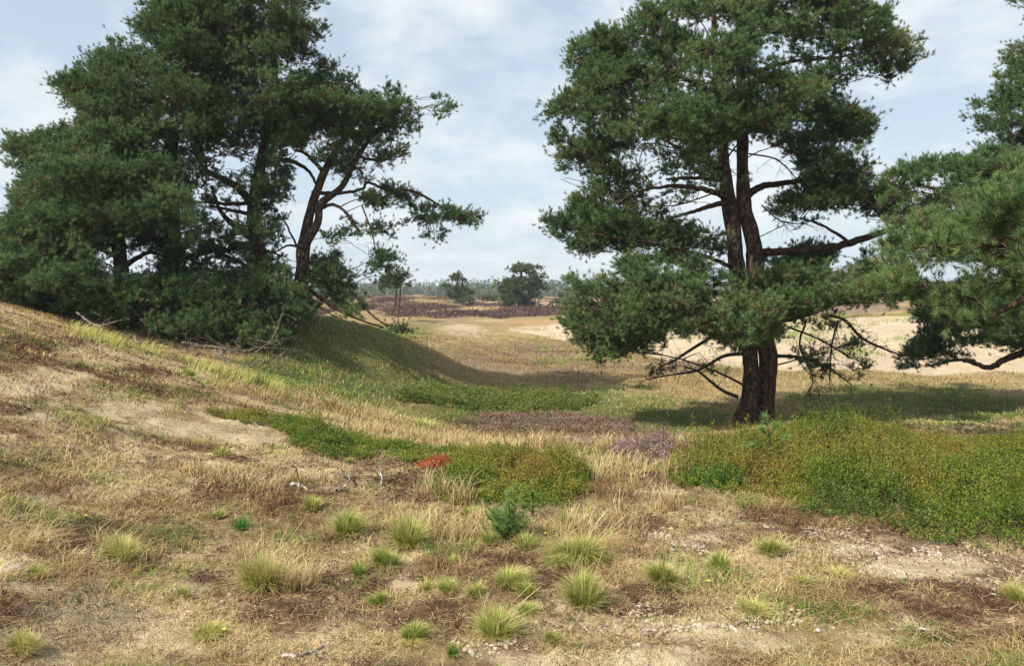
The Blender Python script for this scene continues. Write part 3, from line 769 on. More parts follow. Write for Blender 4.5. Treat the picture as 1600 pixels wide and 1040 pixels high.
TUFTS = [
 (545, 836, 46, 60, .8, 'thick green tuft with straw tips left of the pine seedling'),
 (562, 904, 30, 34, .85, 'small compact green tuft above the brown moss'),
 (590, 948, 32, 38, .8, 'small green tuft just left of the pebble cluster'),
 (645, 1003, 40, 50, .7, 'yellow green tuft low in the centre above the white branch'),
 (708, 1026, 32, 26, .95, 'tiny bluish green tuft nearest the camera beside the bottom pebbles'),
 (795, 914, 34, 66, .45, 'wide pale yellow tuft straight below the pine seedling'),
 (826, 932, 34, 38, .5, 'pale yellow tuft touching the wide one below the seedling'),
 (820, 960, 26, 42, .75, 'low green tuft between the pale tufts and the spreading one'),
 (775, 996, 54, 78, .5, 'spreading yellow green tuft with long stalks above the bottom pebbles'),
 (912, 946, 62, 68, .6, 'tall dome shaped tuft green at the base with a straw stalk'),
 (1036, 914, 52, 60, .4, 'pale dome shaped tuft in the middle of the brown ground'),
 (1126, 892, 38, 42, .6, 'small green tuft to the right of the pale dome shaped one'),
 (905, 876, 50, 110, .42, 'broad shaggy straw and green tuft with tall stalks right of the seedling'),
 (942, 884, 26, 30, .6, 'little bright tuft in front of the broad shaggy one'),
 (1207, 866, 34, 58, .4, 'faded tuft on gravelly ground below the rusty bilberry sprigs'),
 (1258, 922, 30, 46, .35, 'dry tuft with a green heart standing alone on the sandy ground'),
 (604, 888, 44, 56, .6, 'green footed tuft leaning into the straw grass'),
 (640, 856, 62, 66, .4, 'tall straw topped tuft in the band of long grass'),
 (412, 922, 76, 84, .18, 'large golden straw tuft alone in the left foreground'),
 (190, 882, 54, 66, .2, 'golden straw tuft with green foot in the far left foreground'),
 (340, 812, 20, 28, .6, 'thin green sprouts beside the bright broad bladed tuft'),
 (664, 926, 26, 28, .5, 'small yellowish tuft touching the pebble cluster'),
 (700, 926, 30, 42, .5, 'yellowish tuft next in line from the pebble cluster'),
 (745, 930, 28, 36, .45, 'low pale tuft beside the dark moss hollow'),
 (886, 828, 40, 46, .6, 'olive tuft standing right behind the yellow flower'),
 (864, 1000, 22, 38, .5, 'low thin tuft right of the spreading yellow green one'),
 (285, 932, 20, 26, .55, 'tiny green tuft on bare brown ground left of the golden tuft'),
 (345, 712, 20, 34, .55, 'small olive tuft on the sand below the bilberry tongue'),
 (490, 802, 32, 40, .35, 'straw tuft with a green foot below the grey curved stick'),
 (662, 668, 20, 60, .4, 'tussock on the hollow floor left of the oval green patch'),
 (708, 888, 24, 28, .7, 'slim green tuft at the edge of the grey dead heather'),
 (60, 900, 24, 44, .3, 'flat yellowish tuft beside the bare sand lump at the left edge'),
 (130, 575, 16, 26, .8, 'green tuft high on the left slope below the pines'),
 (296, 588, 18, 30, .85, 'grey green tuft at the foot of the low dead branches'),
 (545, 725, 14, 24, .5, 'small tuft just under the lower edge of the bilberry tongue'),
 (38, 1026, 40, 56, .15, 'straw tuft in the bottom left corner'),
 (325, 1000, 34, 60, .12, 'dry brown tuft low in the left foreground'),
 (640, 1015, 20, 40, .05, 'reddish dry tuft below the brown moss'),
 (1180, 960, 26, 70, .08, 'dry golden tuft in the right foreground'),
 (1310, 905, 24, 60, .08, 'dry grass tuft on sand below the gravel'),
 (1590, 940, 40, 50, .2, 'dry tuft with stalks at the lower right edge'),
 (870, 884, 24, 60, .4, 'flat pale tuft filling the gap before the broad shaggy tuft'),
]
for i, (px, py, h, w, g, lab) in enumerate(TUFTS):
    tuft(px, py, h, w, g, lab, stalks={8: 14, 12: 36, 9: 8, 17: 16, 18: 12, 0: 8, 40: 8}.get(i, 0))
for a_, b_, lab_ in ((770, 850, 'straw tuft crowding the left foot of the pine seedling'), (822, 856, 'straw tuft at the right foot of the pine seedling'), (735, 812, 'loose olive tuft left of the pine seedling before the bilberry')):
    tuft(a_, b_, 30, 44, .45, lab_)
tuft(376, 826, 32, 42, 1.0, 'bright fresh green broad bladed tuft in the left foreground', n=150, mat=M_FRESH)

# dune edge grass arching over the shaded side
def edge_grass():
    pts = [(150, 528), (200, 540), (240, 553), (280, 562), (330, 572), (380, 582), (430, 590)]
    n = 2600
    px = RNG.uniform(110, 440, n); d = RNG.normal(12.9, .5, n)
    cl = fbm(px * .03, d, 181, 3); k = RNG.random(n) < sstep(.35, .6, cl)
    px, d = px[k], d[k]; n = len(px)
    X = (px - CX) / F * d; P = np.stack([X, d, H(X, d)], 1)
    V, FI, A = blades(P, RNG.uniform(.06, .24, n), RNG.uniform(.005, .009, n), RNG.uniform(.5, 1.6, n), RNG.normal(.3, .8, n), RNG.uniform(.35, .7, n), RNG.uniform(.7, 1, n))
    o = soup('dune_grass', V, 3, FI, M_TUFT, attrs={'v': A})
    tag(o, 'pale green dune grass along the rim of the left slope', 'grass', kind='stuff')
edge_grass()

DENS = 2.3
# ------------------------------------------------------------------ needles
def needles(P, A, K, L, W, sa=.25, sb=1.25, back=.07):
    n = len(P)
    r = RNG.normal(size=(n, K, 3)); Ax = A[:, None]
    perp = unit(r - (r * Ax).sum(-1, keepdims=True) * Ax)
    th = RNG.uniform(sa, sb, (n, K, 1))
    d = Ax * np.cos(th) + perp * np.sin(th)
    b = P[:, None] - Ax * RNG.uniform(0, back, (n, K, 1))
    t = b + d * L * RNG.uniform(.75, 1.15, (n, K, 1))
    s = unit(np.cross(d, RNG.normal(size=(n, K, 3)))) * W * .5
    return np.stack([b - s, b + s, t], 2).reshape(-1, 3)

def trunk_path(pts, d, off_d=None):
    """pts: (px, py, ddepth, radius_px) -> world points and radii"""
    W = []; R = []
    for px, py, dd, r in pts:
        W.append(sp(px, py, d + dd)); R.append(r / F * (d + dd))
    return np.array(W), np.array(R)

def build_pine(label, d, stems, zones, limbs=(), twigs=(), mat=M_NEEDLE, tuftK=24, nl=.080, nw=.0098, group='Scots pines round the hollow', base=None, vshift=0.0, bark=(M_BARK, M_BARKUP), name='pine_tree', seedk=1, deadmat=None, dens=1.0, gap=.66):
    """stems: list of lists (px,py,dd,rpx). zones: dicts poly, holes, n (sub clusters), thick, dz"""
    W0, R0 = trunk_path(stems[0], d)
    if base is None:
        base = W0[0].copy()
    root = empty(name, base, label, 'pine tree', group)
    off = np.array(base, float)
    SP = []
    for s in stems:
        W, R = trunk_path(s, d)
        Q = crom(np.column_stack([W, R]), 8)
        P = Q[:, :3] + (np.stack([fbm(Q[:, 2] * 1.3, Q[:, 2] * 0 + 3 + s[0][0], 7, 2), fbm(Q[:, 2] * 1.3, Q[:, 2] * 0 + 8, 9, 2), np.zeros(len(Q))], 1) - np.array([.5, .5, 0])) * .10
        tube('trunk', P, np.abs(Q[:, 3]), bark[0], root, off, 16, .12)
        SP.append(np.column_stack([P, Q[:, 3]]))
    allS = np.concatenate(SP)
    # drawn limbs
    for lb in limbs:
        W, R = trunk_path(lb, d)
        Q = crom(np.column_stack([W, R]), 7)
        P = Q[:, :3] + RNG.normal(0, .008, (len(Q), 3))
        tube('limb', P, np.abs(Q[:, 3]), bark[1], root, off, 8, .1)
        allS = np.concatenate([allS, np.column_stack([P, Q[:, 3]])])
    S = Segs(); TP = []; TA = []; TV = []
    for zi, zn in enumerate(zones):
        poly = zn['poly']; holes = zn.get('holes', ()); nc = zn['n']; th = zn.get('thick', 2.2); dz = zn.get('dz', 0)
        prx = zn.get('prx', .75); pry = zn.get('pry', .26); per = zn.get('per', 11); tper = int(zn.get('t', 13) * .98); vz = zn.get('v', 0)
        xs = [p[0] for p in poly]; ys = [p[1] for p in poly]
        # pads
        npad = max(2, int(nc * DENS * dens) // per); got = 0; tries = 0
        while got < npad and tries < npad * 60:
            tries += 1
            cx = RNG.uniform(min(xs), max(xs)); cy = RNG.uniform(min(ys), max(ys))
            if not inpoly(cx, cy, poly): continue
            skip = False
            for hp, kp in holes:
                if inpoly(cx, cy, hp) and RNG.random() > kp: skip = True
            if skip: continue
            e = float(edist(cx, cy, poly)) / F * d
            dd = RNG.uniform(-1, 1) * min(th, e * 1.4 + .35) + dz
            D = d + dd
            C = sp(cx, cy, D)
            if C[2] < float(H(C[0], C[1])) + .12: continue
            got += 1
            # limb: from nearest suitable stem point
            hd = np.hypot(allS[:, 0] - C[0], allS[:, 1] - C[1])
            want = C[2] - .28 * hd
            cost = np.abs(allS[:, 2] - want) * 1.2 + hd * .55
            cost = cost + np.where(allS[:, 3] < .0075, .8, 0) + 1.6 * np.maximum(0, C[2] - allS[:, 2] - .9)
            J = allS[int(np.argmin(cost))]
            S0 = J[:3]; dist = np.linalg.norm(C - S0)
            mid = (S0 + C) / 2 + np.array([0, 0, RNG.uniform(-.05, .16) * dist]) + RNG.normal(0, .06 * dist, 3)
            k = 9; Bz = bez(S0, mid, C, k) + RNG.normal(0, .012 * min(dist, 2), (k, 3)) * np.linspace(0, 1, k)[:, None]
            r0 = min(.008 + .008 * dist, J[3] * .7 + .002)
            S.path(Bz, np.linspace(r0, .007, k)); allS = np.concatenate([allS, np.column_stack([Bz[3:], np.linspace(r0, .007, k)[3:]])])
            # sub branches
            m = int(per * 1.5 * RNG.uniform(.7, 1.3))
            out = unit((C - S0) * np.array([1, 1, .3]))
            q = unit(RNG.normal(size=(m, 3))) * (RNG.random((m, 1)) ** .45) * 1.12
            E = C + q * np.array([prx, prx, pry]) * RNG.uniform(.75, 1.25) + out * .15
            # screen clip
            ex, ey = scr(E[:, 0], E[:, 1], E[:, 2])
            ok = inpoly(ex + RNG.normal(0, 6, m), ey + RNG.normal(0, 5, m), poly)
            ok &= fbm(E[:, 0] * 1.5 + E[:, 1] * .25, E[:, 2] * 2.2 + E[:, 1] * .15, 211, 2) < gap
            for hp, kp in holes:
                ok &= ~(inpoly(ex, ey, hp) & (RNG.random(m) > kp))
            E = E[ok]
            E = E[E[:, 2] > H(E[:, 0], E[:, 1]) + .08]
            m = len(E)
            if m == 0: continue
            st = Bz[RNG.integers(k - 4, k, m)]
            mm = (st + E) / 2 + RNG.normal(0, .05, (m, 3)) + np.array([0, 0, .04])
            S.add(st, mm, .007, .005); S.add(mm, E, .005, .003)
            # tufts
            tt = tper
            fr = RNG.random((m, tt, 1)) ** .5
            onb = mm[:, None] + (E - mm)[:, None] * fr
            o3 = unit(RNG.normal(size=(m, tt, 3)) * .75 + unit(E - st)[:, None] * 1.0 + np.array([0, 0, .6]))
            tp = onb + o3 * RNG.gamma(3.0, .045, (m, tt, 1)).clip(.04, .42) * zn.get('sp', 1.0)
            S.add(onb.reshape(-1, 3), tp.reshape(-1, 3), .0035, .002)
            TP.append(tp.reshape(-1, 3)); TA.append(unit(o3 + np.array([0, 0, .35])).reshape(-1, 3))
            pv = RNG.normal(.55 + vz, .13); TV.append(np.where(RNG.random(m * tt) < .02, RNG.uniform(.95, 1.3, m * tt), np.clip(pv + RNG.normal(0, .13, m * tt), 0.02, .9)))
    TP = np.concatenate(TP); TA = np.concatenate(TA); TV = np.concatenate(TV) + vshift
    V = needles(TP, TA, tuftK, nl, nw)
    v = np.repeat(np.clip(TV, 0, 1), tuftK * 3)
    soup('crown', V - off, 3, np.arange(len(V)), mat, root, attrs={'v': v})
    # drawn bare twigs
    S1 = S
    if twigs and deadmat: S = Segs()
    for tw in twigs:
        W, R = trunk_path(tw[:-1] if isinstance(tw[-1], int) else tw, d)
        nb = tw[-1] if isinstance(tw[-1], int) else 8
        Q = crom(np.column_stack([W, R]), 6)
        S.path(Q[:, :3], Q[:, 3])
        for _ in range(nb):
            i = RNG.integers(len(Q) // 4, len(Q)); b = Q[i, :3]; L_ = RNG.uniform(.2, .75)
            dr = unit(RNG.normal(size=3) * np.array([1, .8, .7]) + unit(Q[-1, :3] - Q[0, :3]) * .9)
            e = b + dr * L_; md = (b + e) / 2 + RNG.normal(0, .06, 3)
            S.path(bez(b, md + [0, 0, .05], e, 5), np.linspace(min(Q[i, 3] * .6, .008), .0025, 5))
            for __ in range(4):
                b2 = b + (e - b) * RNG.uniform(.3, 1); e2 = b2 + unit(RNG.normal(size=3) + dr * .6) * RNG.uniform(.08, .28)
                S.add(b2, e2, .004, .002)
    if S is not S1:
        V, FI = S.mesh(3); dt = soup('dead_twigs', V - off, 4, FI, deadmat, root); dt['kind'] = 'stuff'; S = S1
    V, FI = S.mesh(3)
    tg = soup('twigs', V - off, 4, FI, M_TWIG, root); tg['kind'] = 'stuff'
    print(label, 'tufts', len(TP), 'tris', len(TP) * tuftK)
    return root

# ------------------------------------------------------------------ the pines
# left group, from the far left
build_pine('spreading dark pine at the left end of the left grove', 20.5,
  [[(188, 478, 0, 13), (190, 420, 0, 11), (184, 350, .2, 9), (196, 270, .3, 7), (205, 190, .3, 5), (212, 130, .3, 3)]],
  [dict(poly=[(-90, 470), (-90, 320), (0, 348), (14, 300), (32, 285), (10, 240), (8, 212), (55, 216), (108, 192), (112, 172), (78, 126), (104, 120), (132, 104), (165, 130), (215, 190), (235, 280), (205, 350), (190, 385), (120, 420), (60, 470)],
        holes=[([(0, 305), (22, 310), (14, 345), (-10, 345)], .1)], n=950, thick=2.6, v=.03),
   dict(poly=[(-90, 400), (0, 340), (100, 345), (150, 380), (180, 392), (178, 425), (240, 440), (225, 500), (120, 492), (30, 474), (-60, 480)], n=380, thick=1.2, dz=-2.6, v=.06,
        holes=[([(150, 380), (250, 385), (250, 434), (150, 434)], .2)])],
  limbs=[[(186, 360, .2, 4), (150, 330, -.4, 3), (90, 300, -.8, 2), (40, 250, -1, 1)], [(190, 405, 0, 4), (140, 385, -.6, 3), (80, 395, -1, 1.5)],
         [(188, 420, 0, 5), (230, 395, .3, 3), (262, 402, .3, 1.5)]], seedk=1, dens=1.25, gap=.76)
build_pine('tall pine rising behind the left slope with the thickest trunk of the left grove', 21.5,
  [[(268, 500, 0, 17), (266, 440, 0, 14), (270, 380, 0, 12), (262, 300, .2, 10), (272, 200, .4, 9), (285, 100, .4, 6), (295, 10, .4, 3)]],
  [dict(poly=[(120, 110), (142, 82), (168, 62), (212, 62), (205, 36), (238, 18), (214, -14), (250, -70), (350, -80), (375, 40), (360, 150), (340, 230), (290, 250), (230, 300), (205, 350), (150, 330), (110, 260), (120, 190)],
        n=760, thick=3.0, v=-.02),
   dict(poly=[(195, 250), (330, 230), (345, 330), (335, 400), (300, 450), (235, 450), (195, 400)], n=260, thick=1.8, v=-.08,
        holes=[([(180, 392), (245, 392), (245, 430), (180, 430)], .1), ([(282, 240), (400, 240), (400, 440), (282, 440)], .45)]),
   dict(poly=[(60, 455), (130, 430), (180, 440), (230, 425), (270, 440), (330, 425), (350, 470), (330, 560), (270, 552), (200, 530), (130, 500), (80, 480)], n=200, thick=1.6, dz=-2.8, v=-.04, prx=.6),
   dict(poly=[(20, 330), (60, 250), (150, 230), (260, 250), (320, 330), (300, 400), (270, 385), (180, 385), (60, 380)], n=170, thick=1.0, dz=-3.2, v=.0, prx=.7)],
  limbs=[[(268, 410, 0, 5), (330, 392, .2, 3.5), (400, 388, .3, 2.4), (440, 400, .4, 1.2)], [(266, 395, 0, 6), (225, 360, -.6, 4), (180, 340, -1, 2.5)],
         [(268, 440, 0, 6), (310, 420, .3, 4), (355, 430, .5, 2.5)]],
  twigs=[[(300, 540, -4.6, 3), (285, 535, -5, 2.5), (310, 538, -5, 2), 4], [(120, 488, -5, 2.2), (150, 508, -5.4, 2), (190, 500, -5.6, 1), 6]], seedk=2, dens=1.25, gap=.76, deadmat=M_DEAD)
build_pine('pine with a leaning kinked trunk in the middle of the left grove', 22.0,
  [[(428, 500, 0, 15), (418, 440, 0, 12), (400, 370, .1, 10.5), (397, 310, .1, 9), (408, 255, .2, 8), (420, 180, .3, 6), (430, 100, .3, 4.5), (425, 0, .3, 3)]],
  [dict(poly=[(330, -80), (505, -80), (507, 12), (470, 28), (512, 45), (492, 74), (522, 96), (508, 130), (540, 160), (500, 215), (440, 236), (390, 215), (330, 240), (285, 215), (300, 120), (300, 30)],
        holes=[([(420, 90), (500, 95), (490, 130), (420, 125)], .5)], n=720, thick=2.8, v=-.03),
   dict(poly=[(290, 225), (400, 215), (440, 230), (460, 260), (440, 380), (430, 450), (340, 450), (280, 440)], n=420, thick=2.2, v=-.1,
        holes=[([(270, 220), (480, 220), (480, 460), (270, 460)], .5), ([(300, 240), (395, 240), (395, 330), (300, 330)], .4)]),
   dict(poly=[(290, 455), (330, 430), (370, 455), (400, 425), (440, 450), (470, 490), (452, 520), (448, 560), (420, 580), (360, 574), (300, 560)], n=230, thick=1.6, dz=-2.8, v=-.06, prx=.6),
   dict(poly=[(360, 450), (400, 400), (440, 420), (468, 450), (500, 480), (480, 540), (400, 520)], n=170, thick=1.4, dz=-.5, v=-.05, prx=.6)],
  limbs=[[(397, 320, .1, 6.5), (360, 285, -.2, 5), (325, 268, -.4, 3.5), (300, 235, -.5, 2)], [(398, 318, .1, 3.5), (350, 318, -.2, 2.5), (300, 315, -.3, 1.5)],
         [(397, 335, .1, 3.5), (365, 330, -.2, 2.5), (330, 322, -.3, 1.5)], [(400, 375, .1, 6), (370, 355, .2, 5), (345, 330, .3, 3), (330, 290, .3, 2)],
         [(415, 430, 0, 4), (375, 410, -.2, 3), (320, 385, -.4, 1.8)], [(408, 255, .2, 5), (445, 250, .3, 4), (480, 265, .4, 2.5), (500, 300, .4, 1.5)]],
  twigs=[[(300, 540, -5.2, 1.7), (330, 541, -5.6, 1.6), (380, 548, -5.6, 1.2), (425, 536, -5.6, .7), 12], [(335, 546, -5.2, 1.4), (372, 572, -6, 1.3), (420, 566, -6, 1), (450, 545, -6, .6), 14],
         [(210, 525, -5.2, 2.2), (215, 534, -5.6, 2.2), (240, 535, -5.6, 1.6), 4], [(345, 545, -5, 2), (350, 572, -6, 1.6), (345, 585, -6.3, 1), 5], [(390, 556, -5, 1.2), (425, 530, -5, 1), (440, 490, -5, .6), 9],
         [(448, 250, .4, 1.2), (448, 290, .3, 1), (462, 315, .3, .7), 5]], seedk=3, dens=1.25, gap=.74, deadmat=M_DEAD)
build_pine('twin stemmed pine leaning right at the edge of the left grove', 22.0,
  [[(462, 492, 0, 12), (470, 430, 0, 10), (474, 385, 0, 9.5), (484, 330, 0, 7), (505, 270, 0, 6), (535, 220, .1, 5), (560, 185, .1, 4), (590, 165, .1, 2)],
   [(474, 388, -.1, 8), (497, 345, -.2, 6), (503, 318, -.2, 6), (535, 290, -.3, 4.6), (560, 245, -.3, 4), (590, 205, -.3, 3), (640, 180, -.3, 1.5)]],
  [dict(poly=[(430, 150), (465, 112), (500, 120), (560, 118), (556, 142), (590, 152), (610, 135), (635, 150), (660, 155), (700, 148), (716, 155), (698, 178), (662, 198), (640, 210), (610, 220), (585, 215), (560, 225), (520, 228), (470, 235), (410, 235)], n=330, thick=2.2, v=.03),
   dict(poly=[(480, 225), (600, 210), (648, 205), (655, 220), (640, 240), (600, 262), (585, 285), (545, 280), (490, 265)], n=70, thick=1.3, t=8, prx=.5),
   dict(poly=[(555, 288), (600, 292), (640, 300), (680, 322), (752, 340), (735, 352), (700, 345), (688, 350), (650, 345), (620, 330), (570, 320)], n=90, thick=1.0, t=12, prx=.5, pry=.16, v=.02),
   dict(poly=[(565, 310), (610, 330), (625, 345), (690, 350), (702, 355), (680, 380), (655, 362), (630, 352), (605, 352), (612, 372), (600, 385), (572, 350)], n=26, thick=.8, t=9, prx=.45),
   dict(poly=[(490, 350), (560, 330), (595, 385), (610, 430), (590, 440), (560, 400), (520, 400)], n=44, thick=1.0, t=9, prx=.45),
   dict(poly=[(590, 395), (625, 405), (645, 428), (640, 442), (600, 452), (575, 430)], n=22, thick=.7, t=9, prx=.4),
   dict(poly=[(478, 400), (530, 396), (565, 430), (580, 470), (540, 480), (500, 470), (475, 450)], n=70, thick=1.0, t=10, prx=.45, v=-.05),
   dict(poly=[(540, 470), (580, 488), (620, 502), (655, 515), (640, 522), (600, 516), (560, 506), (530, 488)], n=24, thick=.6, dz=-.8, t=9, prx=.4, pry=.15),
   dict(poly=[(425, 345), (460, 340), (462, 420), (430, 430)], n=6, thick=.6, t=7, prx=.3)],
  limbs=[[(488, 300, 0, 3.4), (530, 302, -.2, 2.7), (565, 295, -.3, 2.4), (575, 285, -.3, 2.2), (605, 296, -.3, 2), (650, 300, -.4, 2), (700, 330, -.5, 1.2)],
         [(502, 325, -.2, 3), (520, 320, -.4, 2.6), (540, 332, -.5, 2.2), (562, 362, -.5, 2)], [(472, 425, 0, 3.4), (510, 425, -.4, 2.6), (550, 455, -.8, 1.8), (590, 500, -1, 1.5), (640, 514, -1, 1)],
         [(468, 440, 0, 4), (500, 465, -.4, 3), (540, 490, -.8, 2), (600, 512, -.8, 1.2)], [(505, 268, 0, 3.5), (478, 240, .2, 2.6), (460, 235, .2, 2)],
         [(474, 388, 0, 2), (450, 384, .2, 1.6), (428, 396, .3, 1)], [(474, 410, 0, 2), (450, 355, .1, 1.4), (436, 335, .1, .8)], [(560, 245, -.3, 3), (600, 250, -.3, 2), (640, 222, -.4, 1.2)]],
  twigs=[[(565, 320, -.4, 1.4), (580, 360, -.5, 1.2), (590, 400, -.5, 1), (610, 430, -.5, .8), 8], [(470, 445, 0, 1.6), (500, 480, -.6, 1.3), (545, 505, -1, .8), 8]], seedk=4, dens=1.15, gap=.72)

# the big right pine
E_CROWN = [(1030, -70), (1026, 0), (990, 14), (978, 44), (950, 50), (940, 26), (924, 60), (903, 64), (886, 96), (902, 122), (882, 150), (847, 180), (870, 205), (850, 235), (862, 258), (880, 296), (900, 330), (960, 330), (1040, 345), (1100, 330), (1160, 300), (1240, 300), (1300, 310), (1350, 300), (1365, 275),
           (1348, 255), (1370, 236), (1355, 214), (1368, 190), (1345, 175), (1312, 160), (1330, 140), (1345, 125), (1372, 110), (1392, 134), (1422, 104), (1438, 88), (1434, 64), (1402, 46), (1388, 12), (1350, 12), (1338, -20), (1300, -80)]
build_pine('big twin trunked pine standing alone at the edge of the hollow', 18.0,
  [[(1162, 676, -.1, 25), (1166, 655, -.1, 19), (1173, 600, -.1, 13.5), (1168, 545, 0, 11.5), (1160, 480, 0, 12), (1152, 420, 0, 12), (1146, 365, 0, 12), (1137, 310, .1, 11), (1130, 250, .1, 9.5), (1128, 190, .2, 8), (1120, 110, .2, 6), (1115, 20, .2, 4), (1110, -50, .2, 3)],
   [(1190, 676, .1, 24), (1191, 655, .1, 18), (1198, 600, .1, 14.5), (1198, 545, .1, 14.5), (1186, 480, .1, 13), (1180, 420, .1, 13), (1172, 360, .1, 12), (1162, 300, .2, 10.5), (1159, 220, .2, 9), (1158, 140, .2, 7.5), (1155, 60, .2, 6), (1150, -40, .2, 4)]],
  [dict(poly=E_CROWN, n=1650, thick=3.2, v=.0, prx=.62, pry=.24,
        holes=[([(1168, 215), (1218, 228), (1262, 290), (1230, 312), (1172, 300)], .0), ([(975, 285), (1090, 268), (1125, 300), (1122, 345), (1000, 345)], .3), ([(1130, 240), (1170, 200), (1190, 330), (1130, 330)], .4),
               ([(1290, 135), (1372, 100), (1340, 165), (1290, 160)], .35), ([(1190, 50), (1240, 60), (1230, 100), (1190, 90)], .3), ([(960, 215), (1080, 215), (1080, 265), (960, 265)], .6), ([(1190, 300), (1350, 300), (1350, 330), (1190, 330)], .3)]),
   dict(poly=[(848, 345), (880, 330), (905, 322), (980, 338), (1060, 345), (1140, 350), (1140, 400), (1080, 420), (1010, 400), (950, 395), (900, 398), (868, 370)], n=240, thick=1.8, v=.02, prx=.55, pry=.2),
   dict(poly=[(890, 440), (960, 425), (990, 400), (1130, 400), (1130, 440), (1240, 420), (1350, 420), (1430, 430), (1440, 470), (1380, 470), (1300, 490), (1240, 500), (1200, 530), (1120, 545), (1060, 515), (1010, 520), (960, 490), (900, 470)],
        holes=[([(1010, 385), (1140, 385), (1130, 430), (1010, 430)], .3)], n=520, thick=1.9, dz=-1.3, v=.12, prx=.55, pry=.2),
   dict(poly=[(888, 470), (960, 450), (1050, 480), (1075, 510), (1020, 560), (1010, 575), (985, 580), (965, 562), (920, 570), (925, 548), (892, 530), (882, 500)], n=230, thick=1.4, dz=-.6, v=.12, prx=.5, pry=.2),
   dict(poly=[(1120, 440), (1230, 430), (1260, 480), (1225, 528), (1175, 540), (1120, 545), (1085, 510)], n=90, thick=.5, dz=-1.5, v=.14, prx=.4, pry=.16),
   dict(poly=[(1215, 505), (1260, 488), (1340, 495), (1395, 530), (1380, 560), (1330, 610), (1275, 612), (1240, 570)], n=34, thick=.9, dz=-.6, v=.12, prx=.4, pry=.2, t=5, sp=.8),
   dict(poly=[(1000, 575), (1060, 545), (1145, 540), (1150, 570), (1090, 590), (1030, 600)], n=16, thick=.7, dz=-.8, v=.1, prx=.4, pry=.15, t=5, sp=.8),
   dict(poly=[(1195, 320), (1260, 300), (1350, 290), (1420, 290), (1430, 340), (1380, 370), (1300, 350), (1240, 380), (1200, 370)], n=150, thick=1.6, v=.0, prx=.5, pry=.2,
        holes=[([(1185, 320), (1400, 340), (1400, 400), (1185, 400)], .4)]),
   dict(poly=[(1190, 385), (1300, 385), (1360, 400), (1400, 440), (1300, 430), (1190, 430)], n=130, thick=1.2, dz=1.5, v=-.08, prx=.5, pry=.16)],
  limbs=[[(1146, 318, .1, 5.5), (1120, 302, -.3, 4.5), (1085, 293, -.5, 4), (1050, 291, -.8, 3), (1000, 298, -1, 2), (960, 320, -1.2, 1.2)],
         [(1140, 315, .1, 5), (1110, 322, -.2, 4), (1085, 330, -.3, 3), (1050, 340, -.5, 2)], [(1128, 275, .1, 5), (1105, 250, -.3, 4), (1070, 235, -.6, 3), (1030, 215, -.8, 2)],
         [(1168, 305, .2, 6), (1190, 292, .3, 5), (1225, 285, .5, 4), (1280, 282, .6, 3), (1330, 270, .8, 1.6)], [(1130, 282, .1, 3.4), (1085, 278, .2, 2.6), (1040, 280, .2, 1.6)],
         [(1184, 395, .1, 6), (1240, 392, .1, 5.5), (1310, 384, .1, 5.5), (1350, 372, 0, 5), (1400, 355, 0, 3.5), (1440, 330, 0, 2)],
         [(1196, 500, 0, 7), (1240, 494, -.4, 7), (1290, 478, -.8, 6), (1335, 468, -1, 4), (1400, 455, -1.2, 2)], [(1330, 380, .1, 3), (1290, 355, 0, 2), (1250, 340, 0, 1.3)],
         [(1163, 120, .2, 4), (1220, 100, .5, 3), (1300, 90, .6, 2), (1380, 80, .8, 1.2)], [(1120, 150, .2, 4), (1060, 120, -.4, 3), (990, 100, -.6, 2), (920, 100, -.8, 1)],
         [(1158, 180, .2, 4), (1210, 190, .3, 3), (1280, 185, .4, 2), (1340, 200, .5, 1)], [(1152, 420, 0, 4), (1100, 400, -.4, 3), (1020, 380, -.8, 2), (920, 365, -1, 1)],
         [(1160, 470, -.1, 5), (1110, 455, -.6, 4), (1040, 460, -1.2, 3), (950, 470, -1.6, 1.6)]],
  twigs=[[(1164, 552, -.1, 3.6), (1130, 556, -.5, 3.2), (1090, 578, -.8, 2.4), (1050, 585, -1, 1.6), (1010, 592, -1.2, 1), 26], [(1152, 620, -.1, 3.4), (1125, 608, -.5, 3), (1090, 580, -.9, 2), (1070, 574, -1, 1.2), 8],
         [(1120, 520, -.2, 3.6), (1080, 545, -.8, 3), (1050, 565, -1, 2), (1035, 570, -1.2, 1), 12], [(1212, 556, 0, 3.4), (1250, 558, -.3, 2.6), (1290, 572, -.5, 2), (1330, 600, -.6, 1), 30],
         [(1290, 492, -.6, 2.4), (1320, 500, -.7, 2.8), (1350, 530, -.8, 2.4), (1410, 556, -.9, 1.4), 16], [(1260, 500, -.5, 2.2), (1250, 540, -.6, 1.8), (1270, 590, -.7, 1.2), (1262, 615, -.7, .8), 22],
         [(1310, 500, -.7, 2), (1300, 540, -.8, 1.6), (1296, 600, -.8, 1), 22], [(1230, 510, -.4, 2), (1280, 530, -.5, 1.6), (1330, 560, -.6, 1), 20], [(1120, 300, 0, 1.5), (1060, 320, -.3, 1.2), (1010, 322, -.4, .8), 14],
         [(1190, 320, .2, 1.4), (1220, 345, .2, 1.1), (1260, 350, .2, .8), 12], [(1170, 240, .2, 1.6), (1215, 250, .2, 1.3), (1250, 285, .2, 1), 8]], tuftK=24, seedk=5)

